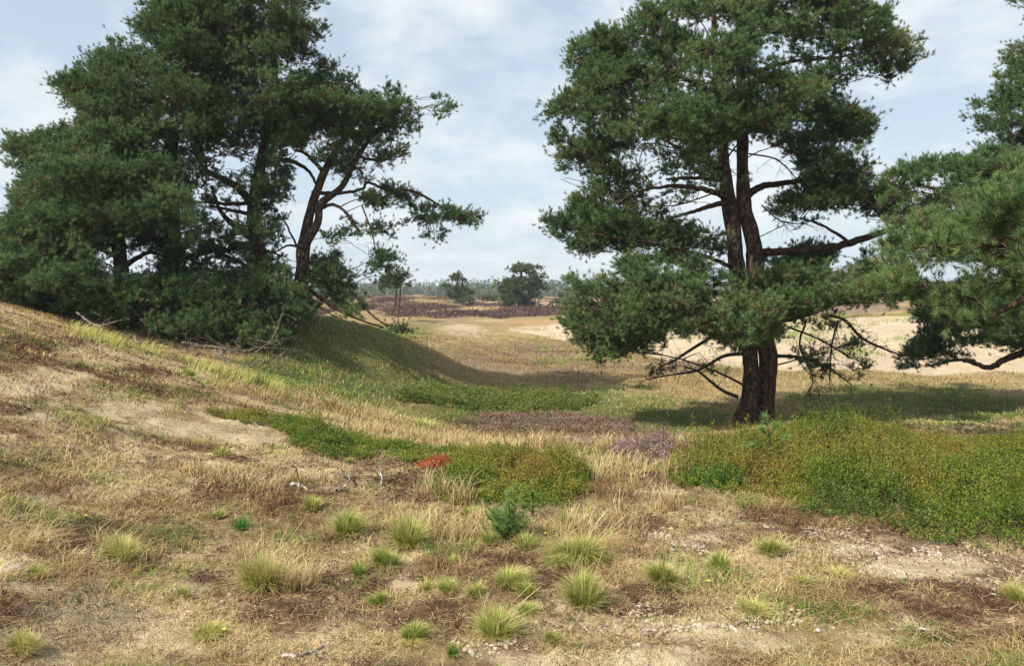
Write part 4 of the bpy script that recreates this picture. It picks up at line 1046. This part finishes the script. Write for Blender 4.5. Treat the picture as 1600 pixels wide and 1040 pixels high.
# right edge
build_pine('dark pine at the right edge behind the brighter near branches', 21.0,
  [[(1690, 600, 0, 22), (1690, 500, 0, 19), (1685, 380, 0, 16), (1680, 260, 0, 13), (1672, 140, 0, 9), (1668, 40, 0, 4)]],
  [dict(poly=[(1648, -60), (1588, 4), (1604, 22), (1604, 66), (1568, 86), (1582, 112), (1552, 126), (1556, 150), (1509, 162), (1516, 188), (1538, 198), (1532, 215), (1472, 236), (1500, 300), (1480, 340), (1560, 400), (1700, 420), (1790, 330), (1800, 100), (1720, -60)], n=1150, thick=2.6, v=-.06),
   dict(poly=[(1405, 572), (1418, 545), (1425, 500), (1450, 460), (1540, 430), (1720, 430), (1720, 600), (1640, 585), (1580, 575), (1530, 560), (1480, 582), (1430, 582)], n=640, thick=1.3, v=-.08, prx=.5, pry=.2,
        holes=[([(1530, 545), (1640, 550), (1640, 585), (1530, 580)], .25)])],
  limbs=[[(1690, 500, 0, 8), (1620, 540, -.2, 6), (1570, 562, -.4, 5), (1545, 574, -.5, 4), (1520, 566, -.5, 3.5), (1495, 562, -.6, 2.5), (1450, 572, -.7, 1.5)]], seedk=6)
build_pine('yellowish green pine in the gap between the twin trunked pine and the right edge', 14.5,
  [[(1760, 640, 0, 22), (1750, 520, 0, 19), (1740, 400, 0, 15), (1730, 300, 0, 8)]],
  [dict(poly=[(1366, 295), (1388, 265), (1420, 262), (1440, 240), (1462, 246), (1480, 256), (1510, 250), (1545, 232), (1600, 244), (1740, 250), (1740, 420), (1560, 420), (1440, 380), (1400, 350), (1340, 320)], n=520, thick=1.6, v=.04, prx=.5, pry=.2, sp=.8)],
  limbs=[[(1738, 400, 0, 12), (1650, 360, -.1, 8), (1540, 320, -.2, 5), (1440, 290, -.2, 2.5)]], nl=.08, nw=.010, tuftK=16, seedk=7)
build_pine('near pine with bright blue green needles reaching in from the right edge', 8.2,
  [[(1810, 880, 0, 46), (1800, 700, 0, 42), (1790, 500, 0, 36), (1780, 300, 0, 26), (1775, 180, 0, 18)]],
  [dict(poly=[(1372, 385), (1392, 352), (1425, 332), (1455, 342), (1500, 330), (1530, 322), (1570, 285), (1640, 270), (1760, 270), (1760, 560), (1640, 550), (1600, 556), (1570, 560), (1560, 535), (1515, 528), (1500, 505), (1478, 500), (1440, 470), (1402, 468), (1372, 425)], n=260, thick=1.0, v=-.10, prx=.36, pry=.17, t=9, sp=.95)],
  limbs=[[(1785, 420, 0, 14), (1700, 395, -.2, 11), (1600, 375, -.3, 8), (1520, 385, -.4, 5), (1450, 400, -.5, 3)], [(1788, 470, 0, 12), (1690, 450, -.2, 9), (1600, 470, -.4, 6), (1530, 500, -.5, 3)],
         [(1780, 330, 0, 12), (1700, 320, 0, 8), (1620, 310, 0, 5), (1560, 320, 0, 3)]], mat=M_NEEDLE_BLUE, tuftK=44, nl=.080, nw=.0042, seedk=8, bark=(M_BARK, M_BARKUP))

# distant pines
def far_pine(label, px, pyb, d, poly, stems, n, cat='pine tree', holes=(), thick=3, prx=1.3, pry=.3, v=0, group='distant pines on the heath'):
    b = gp(px, d)
    return build_pine(label, d, stems, [dict(poly=poly, holes=holes, n=n, thick=thick, prx=prx, pry=pry * .8, t=10, per=8, sp=1.5, v=v)], mat=M_NEEDLE_FAR, tuftK=8, nl=.26, nw=.06, group=group, gap=2, dens=1.2)
far_pine('largest distant pine with a broad dome crown on the far heath', 820, 487, 88,
  [(778, 445), (790, 432), (786, 424), (800, 416), (822, 411), (836, 416), (846, 428), (850, 440), (862, 452), (860, 458), (846, 452), (838, 452), (842, 470), (838, 484), (818, 488), (790, 485), (776, 478), (782, 462), (774, 452)],
  [[(815, 487, 0, 4), (812, 455, 0, 3), (815, 425, 0, 1.5)], [(822, 487, 0, 3), (828, 450, 0, 2), (836, 425, 0, 1)]], 170, prx=1.0, pry=.22, holes=[([(822, 430), (830, 430), (830, 440), (822, 440)], .2)])
far_pine('smaller distant pine with a ragged top left of the dome shaped one', 713, 474, 105,
  [(688, 448), (700, 444), (702, 432), (712, 426), (728, 428), (727, 440), (720, 446), (734, 452), (738, 466), (736, 474), (700, 474), (700, 460), (688, 454)],
  [[(714, 475, 0, 3), (714, 450, 0, 2), (716, 430, 0, 1)], [(718, 475, 0, 2), (722, 450, 0, 1.5), (722, 432, 0, .8)]], 72, prx=.9, pry=.2, holes=[([(714, 440), (724, 436), (724, 448), (716, 450)], .25)])
far_pine('slender young pine with a bare thin stem below the leaning pine', 620, 478, 58,
  [(592, 445), (600, 425), (612, 415), (630, 420), (642, 436), (638, 448), (620, 458), (602, 456)],
  [[(617, 480, 0, 1.6), (620, 455, 0, 1.2), (618, 430, 0, .7)], [(622, 480, 0, 1.3), (626, 455, 0, .9), (628, 430, 0, .5)]], 20, thick=1.2, prx=.7, pry=.3)
FB = [(762, 478, 110, 'round low pine bush between the two distant pines', [(750, 474), (752, 462), (762, 458), (774, 462), (776, 476), (762, 478)], 20),
      (733, 476, 98, 'dark low pine bush at the foot of the ragged distant pine', [(722, 476), (724, 464), (736, 460), (742, 468), (742, 476)], 16),
      (880, 478, 100, 'pale green bushy pine right of the dome shaped pine', [(868, 474), (874, 458), (888, 450), (900, 458), (902, 474)], 30),
      (905, 482, 84, 'young grey green pine bush below the big pine crown', [(892, 480), (896, 466), (910, 462), (920, 470), (922, 482)], 18),
      (520, 478, 75, 'rounded grey green pine visible between the left trunks', [(495, 478), (500, 455), (520, 442), (540, 452), (560, 462), (578, 474), (560, 480)], 46),
      (440, 470, 80, 'grey green pine glimpsed left of the leaning trunk', [(420, 470), (425, 445), (445, 436), (462, 450), (464, 470)], 30),
      (863, 482, 92, 'tiny bush at the right foot of the dome shaped pine', [(858, 482), (860, 474), (868, 474), (870, 482)], 6)]
for px, py, d, lab, poly, n in FB:
    if d == 54: d = 43
    far_pine(lab, px, py, d, poly, [[(px, py, 0, 1.2), (px, py - 12, 0, .6)]], n, thick=1.6 if d > 60 else .5, prx=.8 if d > 60 else .4, pry=.35 if d > 60 else .2, v=.05, group='bushes on the far heath')

# far-off wood along the horizon
def far_wood():
    n = 5200
    px = RNG.uniform(-400, 2000, n); d = RNG.uniform(330, 620, n)
    x = (px - CX) / F * d; z = H(x, d)
    hgt = RNG.uniform(3.5, 8.6, n) * (.35 + 1.2 * fbm(x * .02, d * .02, 201, 3)) * (d / 480) ** .8
    k = 46
    V = []
    t = RNG.random((n, k)); a = RNG.uniform(0, 6.28, (n, k))
    rad = (1 - t) ** .7 * hgt[:, None] * RNG.uniform(.16, .42, n)[:, None] + .15
    P = np.stack([x[:, None] + np.cos(a) * rad, d[:, None] + np.sin(a) * rad, z[:, None] + hgt[:, None] * t], -1).reshape(-1, 3)
    m = len(P)
    s = RNG.uniform(.5, 1.1, m)
    D = [unit(RNG.normal(size=(m, 3))) * s[:, None] for _ in range(3)]
    V = np.stack([P + q for q in D], 1).reshape(-1, 3)
    v = np.repeat(np.clip(np.repeat(RNG.normal(.45, .16, n), k) + RNG.normal(0, .15, m), 0, 1), 3)
    o = soup('far_wood', V, 3, np.arange(3 * m), M_NEEDLE_FAR, attrs={'v': v})
    tag(o, 'dark line of far-off conifer wood along the horizon', 'forest', kind='stuff')
    # heather cushions and scrub on the dunes
    n = 60000
    x, y, px = frustum_pts(n, 380, 1250, 66, 200)
    f = ground_fields(x, y)
    kk = RNG.random(n) < f['farheath'] * .75 + .02
    x, y = x[kk], y[kk]; n = len(x); z = H(x, y); k = 12
    P = np.stack([x, y, z], 1)[:, None] + np.stack([RNG.normal(0, .7, (n, k)), RNG.normal(0, .7, (n, k)), RNG.uniform(0, .22, (n, k))], -1)
    P = P.reshape(-1, 3); m = len(P)
    D = [unit(RNG.normal(size=(m, 3))) * RNG.uniform(.06, .16, (m, 1)) for _ in range(3)]
    V = np.stack([P + q for q in D], 1).reshape(-1, 3)
    v = np.repeat(np.clip(RNG.normal(.25, .15, m), 0, 1), 3)
    o = soup('dune_heather', V, 3, np.arange(3 * m), M_FARHEATH, attrs={'v': v})
    tag(o, 'purple brown heather cushions on the far dunes', 'heather', kind='stuff')
M_FARHEATH = leaf_mat('far_heather', [(0, (.085, .055, .045)), (.5, (.155, .095, .092)), (1, (.24, .16, .155))], .1, .9, .05, .2, .3)
far_wood()

# ------------------------------------------------------------------ small foreground things
def small_pine(label, px, py, hpx, shoots, mat, K=34, nl=.045, nw=.0022, name='pine_seedling', spread=.5):
    c = hit(px, py); d = c[1]; h = hpx / F * d
    root = empty(name, c, label, 'pine seedling')
    S = Segs(); TP = []; TA = []
    top = c + np.array([0, 0, h])
    st = bez(c - [0, 0, .02], c + np.array([.01, 0, h * .5]), top, 8); S.path(st, np.linspace(.006, .003, 8))
    stems = [(c, top)]
    if shoots > 20:
        for a in RNG.uniform(0, 6.28, 6):
            t2 = c + np.array([math.cos(a) * h * .45, math.sin(a) * h * .35, h * RNG.uniform(.35, .95)])
            stems.append((c, t2)); S.path(bez(c, (c + t2) / 2 + [0, 0, -.01], t2, 5), np.linspace(.004, .002, 5))
    for i in range(shoots):
        s0, s1 = stems[RNG.integers(len(stems))]
        t = RNG.uniform(.12, 1); b = s0 + (s1 - s0) * t
        a = RNG.uniform(0, 6.28); l = h * spread * (1.15 - t * .75) * RNG.uniform(.3, 1.1) * (.6 if shoots > 20 else 1)
        e = b + np.array([math.cos(a) * l, math.sin(a) * l, l * RNG.uniform(.15, 1.3)])
        S.path(bez(b, (b + e) / 2 - [0, 0, .01], e, 5), np.linspace(.003, .0018, 5))
        for q in np.linspace(.35, 1, 5):
            TP.append(b + (e - b) * q); TA.append(unit(e - b + np.array([0, 0, .01])))
    for q in np.linspace(.5, 1, 6): TP.append(c + (top - c) * q); TA.append(np.array([0, 0, 1.]))
    V = needles(np.array(TP), np.array(TA), K, nl, nw, .3, 1.1, .03)
    v = np.repeat(np.clip(RNG.normal(.45, .2, len(V) // 3), 0, 1), 3)
    soup('needles', V - c, 3, np.arange(len(V)), mat, root, attrs={'v': v})
    V, FI = S.mesh(4); soup('stem', V - c, 4, FI, M_TWIG, root)
small_pine('fluffy bluish green pine seedling in the centre foreground', 795, 846, 74, 120, M_SEEDLING, K=18, nl=.040, nw=.0016, spread=.80)
small_pine('thin pale seedling rising behind the fluffy bluish one', 832, 806, 50, 9, M_SEEDLING, K=16, nl=.035, spread=.3)

def sapling():
    c = hit(1208, 742); d = c[1]
    root = empty('pine_sapling', c, 'crooked pine sapling with a few blue green tufts sticking out of the bilberry', 'pine sapling')
    S = Segs(); TP = []; TA = []
    def q(px, py, dd=0): return sp(px, py, d + dd)
    S.path(crom(np.array([c - [0, 0, .02], q(1205, 705), q(1203, 685), q(1195, 660)]), 4), np.linspace(.007, .003, 13))
    for tip, b in (((1195, 650), (1203, 680)), ((1215, 662), (1203, 680)), ((1232, 683), (1204, 690)), ((1172, 696), (1204, 692)), ((1188, 668), (1203, 684)), ((1160, 700), (1204, 694))):
        e = q(*tip); s0 = q(*b); S.path(bez(s0, (s0 + e) / 2 + [0, 0, .01], e, 4), [.004, .0035, .003, .002])
        for t in (.7, .85, 1): TP.append(s0 + (e - s0) * t); TA.append(unit(e - s0 + np.array([0, -.02, .04])))
    V = needles(np.array(TP), np.array(TA), 60, .075, .0036, .3, 1.2, .04)
    soup('needles', V - c, 3, np.arange(len(V)), M_SEEDLING, root, attrs={'v': np.repeat(np.clip(RNG.normal(.45, .2, len(V) // 3), 0, 1), 3)})
    V, FI = S.mesh(5); soup('stem', V - c, 4, FI, M_TWIG, root)
sapling()

def stick(label, pts, r=.007, cat='stick', mat=None, forks=()):
    """pts: (px, py, height above ground in m)"""
    W = []
    for px, py, hz in pts:
        p = hit(px, py) + np.array([0, 0, hz]); W.append(p)
    c = W[0].copy()
    # keep it at the depth of its first point where it stands up
    Q = crom(np.array(W), 7)
    Q[:, :3] += (np.stack([fbm(np.arange(len(Q)) * .7, np.zeros(len(Q)) + pts[0][0], 3, 2)] * 3, 1) - .5) * .012
    root = empty('dead_stick', c, label, cat)
    tube('stem', Q, np.linspace(r, r * .55, len(Q)) , mat or M_PALEWOOD, root, c, 8, .2)
    for fk in forks:
        F_ = np.array([hit(a, b) + np.array([0, 0, hz]) for a, b, hz in fk])
        tube('fork', crom(F_, 5), np.linspace(r * .6, r * .25, (len(F_) - 1) * 5 + 1), mat or M_PALEWOOD, root, c, 6, .2)
stick('pale curved stick standing up at the edge of the brown moss', [(596, 762, 0), (597, 760, .05), (594, 757, .11), (586, 757, .145)], .010)
stick('bleached forked stick lying left of the curved one', [(530, 774, .015), (543, 764, .04), (546, 757, .06), (536, 748, .03), (524, 740, .03)], .008, forks=[[(546, 757, .06), (548, 750, .05), (552, 744, .03)]])
stick('grey arching twig with side branches beside the pale root', [(470, 770, 0), (468, 764, .07), (462, 762, .15), (456, 762, .16)], .006, mat=M_TWIG, forks=[[(468, 764, .07), (474, 766, .04), (484, 768, .02)], [(462, 762, .13), (456, 764, .08)]])
stick('pale knobbly root lying under the grey arching twig', [(455, 760, .02), (465, 764, .035), (478, 768, .02), (488, 774, .01)], .014)
stick('white weathered branch lying in the bottom left foreground', [(440, 1034, .015), (462, 1032, .02), (485, 1030, .022), (500, 1024, .02), (514, 1019, .03)], .0075, forks=[[(490, 1028, .02), (505, 1034, .015), (516, 1032, .01)]])
stick('short pale twig lying above the moss near the compact green tuft', [(536, 866, .012), (542, 870, .016), (552, 867, .012)], .005)
stick('thin brown twig lying on the sand in the right foreground', [(1148, 981, .01), (1172, 979, .014), (1200, 979, .01)], .0028, mat=M_TWIG)
stick('bent grey twig lying in the lower right foreground', [(1432, 988, .012), (1450, 996, .02), (1470, 1006, .015), (1490, 1016, .01)], .004)
stick('reddish dry twig bent over the gravel edge', [(1232, 840, .0), (1240, 836, .05), (1252, 832, .09), (1262, 834, .07)], .004, mat=M_TWIG)

def rock():
    c = hit(14, 893); n = 10
    bm_v = []; 
    th = np.linspace(0, 2 * math.pi, 14, endpoint=False); ph = np.linspace(0, math.pi / 2, 6)
    V = []
    for p in ph:
        for t in th:
            r = 1 + (vnoise(math.cos(t) * 2 + 3, math.sin(t) * 2 + p * 2, 4) - .5) * .7
            V.append((math.cos(t) * math.cos(p) * .060 * r, math.sin(t) * math.cos(p) * .05 * r, min(math.sin(p) * .055 * r, .03) - .008))
    V = np.array(V); k = len(th); FI = []
    for i in range(len(ph) - 1):
        for j in range(k): FI += [i * k + j, i * k + (j + 1) % k, (i + 1) * k + (j + 1) % k, (i + 1) * k + j]
    o = soup('rock', V, 4, FI, M_PEBBLE, smooth=False, attrs={'v': np.full(len(V), .35)}); o.location = tuple(c)
    tag(o, 'flat topped lump of pale sandstone at the far left edge', 'rock')
rock()

def flower(px, py, label, hz=.05):
    c = hit(px, py); root = empty('yellow_flower', c, label, 'flower', 'tiny yellow flowers')
    S = Segs(); S.path([c, c + [.002, 0, hz]], [.0012, .001]); V, FI = S.mesh(4); soup('stem', V - c, 4, FI, M_STEM, root)
    V = []; FI = []; k = 9; top = c + np.array([.002, 0, hz])
    for i in range(k):
        a = i * 2 * math.pi / k; b = a + .5; dr = np.array([math.cos(a), math.sin(a), .35]); s = np.array([-math.sin(a), math.cos(a), 0]) * .003
        q = len(V); V += [top - s, top + s, top + dr * .010 + s * 1.3, top + dr * .010 - s * 1.3]; FI += [q, q + 1, q + 2, q + 3]
    soup('petals', np.array(V) - c, 4, FI, M_YELLOW, root)
flower(851, 848, 'yellow flower to the lower right of the bluish pine seedling')
flower(133, 818, 'yellow flower on the dry slope at the far left')
flower(349, 1001, 'yellow flower low in the left foreground')
flower(1106, 925, 'yellow flower on brown ground below the pale dome tuft')

# ------------------------------------------------------------------ camera, light, sky
cam = bpy.data.cameras.new('camera'); co = bpy.data.objects.new('camera', cam); COL.objects.link(co)
cam.sensor_width = 36.0; cam.lens = 36.0 * F / 1600.0; cam.shift_y = -(520 - HY) / 1600.0
cam.clip_start = .05; cam.clip_end = 6000
co.location = (0, 0, EYE); co.rotation_euler = (math.radians(90), 0, 0)
scene.camera = co

SUN_EL, SUN_AZ = math.radians(47), math.radians(-124)    # azimuth from +Y, clockwise positive
sd = np.array([math.sin(SUN_AZ) * math.cos(SUN_EL), math.cos(SUN_AZ) * math.cos(SUN_EL), math.sin(SUN_EL)])
sl = bpy.data.lights.new('sun', 'SUN'); sl.energy = 5.0; sl.angle = math.radians(.5); sl.color = (1, .94, .81)
so = bpy.data.objects.new('sun', sl); COL.objects.link(so)
from mathutils import Vector
so.rotation_euler = Vector(tuple(sd)).to_track_quat('Z', 'Y').to_euler(); so.location = (-20, -20, 30)

w = bpy.data.worlds.new('World'); scene.world = w; w.use_nodes = True
nt = w.node_tree; N = nt.nodes; L = nt.links; N.clear()
out = N.new('ShaderNodeOutputWorld'); bg = N.new('ShaderNodeBackground'); bg.inputs[1].default_value = .1
sky = N.new('ShaderNodeTexSky'); sky.sky_type = 'NISHITA'; sky.sun_disc = False; sky.sun_elevation = SUN_EL; sky.sun_rotation = SUN_AZ
sky.air_density = 1.0; sky.dust_density = 1.6; sky.ozone_density = 1.2
tc = N.new('ShaderNodeTexCoord'); sx = N.new('ShaderNodeSeparateXYZ'); L.new(tc.outputs['Generated'], sx.inputs[0])
def math_n(op, a, b=None, c=None):
    m = N.new('ShaderNodeMath'); m.operation = op
    for i, v in enumerate((a, b, c)):
        if v is None: continue
        if isinstance(v, (int, float)): m.inputs[i].default_value = v
        else: L.new(v, m.inputs[i])
    return m.outputs[0]
zz = math_n('MAXIMUM', sx.outputs[2], 0.0)
den = math_n('ADD', zz, .34)
u = math_n('DIVIDE', sx.outputs[0], den); v = math_n('DIVIDE', sx.outputs[1], den)
cb = N.new('ShaderNodeCombineXYZ'); L.new(u, cb.inputs[0]); L.new(v, cb.inputs[1])
mp = N.new('ShaderNodeMapping'); mp.inputs['Scale'].default_value = (1.0, 1.15, 1); mp.inputs['Rotation'].default_value = (0, 0, .35); mp.inputs['Location'].default_value = (3.1, 1.7, 0)
L.new(cb.outputs[0], mp.inputs[0])
n1 = N.new('ShaderNodeTexNoise'); n1.inputs['Scale'].default_value = 2.3; n1.inputs['Detail'].default_value = 9; n1.inputs['Roughness'].default_value = .6; n1.inputs['Distortion'].default_value = .15
L.new(mp.outputs[0], n1.inputs['Vector'])
cr = N.new('ShaderNodeValToRGB'); cr.color_ramp.elements[0].position = .44; cr.color_ramp.elements[1].position = .62
cr.color_ramp.elements[0].color = (0, 0, 0, 1); cr.color_ramp.elements[1].color = (1, 1, 1, 1)
L.new(n1.outputs['Fac'], cr.inputs[0])
amt = math_n('MULTIPLY', cr.outputs[0], .85)
# thin veil everywhere, thicker low down
veil = math_n('MULTIPLY_ADD', math_n('POWER', math_n('SUBTRACT', 1.0, zz), 5.0), .30, .58)
m1 = N.new('ShaderNodeMix'); m1.data_type = 'RGBA'; L.new(veil, m1.inputs[0]); L.new(sky.outputs[0], m1.inputs[6]); m1.inputs[7].default_value = (5.1, 6.0, 6.75, 1)
m2 = N.new('ShaderNodeMix'); m2.data_type = 'RGBA'; L.new(amt, m2.inputs[0]); L.new(m1.outputs[2], m2.inputs[6]); m2.inputs[7].default_value = (6.7, 6.95, 7.05, 1)
L.new(m2.outputs[2], bg.inputs[0]); L.new(bg.outputs[0], out.inputs[0])

scene.view_settings.view_transform = 'Standard'; scene.view_settings.look = 'None'; scene.view_settings.exposure = .50; scene.view_settings.gamma = 1
scene.render.engine = 'CYCLES'
scene.cycles.max_bounces = 6; scene.cycles.diffuse_bounces = 3; scene.cycles.glossy_bounces = 2; scene.cycles.transmission_bounces = 3; scene.cycles.transparent_max_bounces = 8
scene.cycles.caustics_reflective = False; scene.cycles.caustics_refractive = False

def haze():
    m, nt, N, L = new_mat('haze_air')
    out = N.new('ShaderNodeOutputMaterial'); v = N.new('ShaderNodeVolumePrincipled')
    v.inputs['Color'].default_value = (.80, .88, .97, 1); v.inputs['Density'].default_value = .0005; v.inputs['Anisotropy'].default_value = 0.0
    L.new(v.outputs[0], out.inputs['Volume'])
    x0, x1, y0, y1, z0, z1 = -1650, 1650, -1650, 1650, -12, 22
    V = [(x, y, z) for x in (x0, x1) for y in (y0, y1) for z in (z0, z1)]
    FI = [0, 1, 3, 2, 4, 6, 7, 5, 0, 4, 5, 1, 2, 3, 7, 6, 0, 2, 6, 4, 1, 5, 7, 3]
    o = soup('haze', np.array(V, float), 4, FI, m); tag(o, 'thin pale summer haze over the heath', 'haze', kind='stuff')
haze()
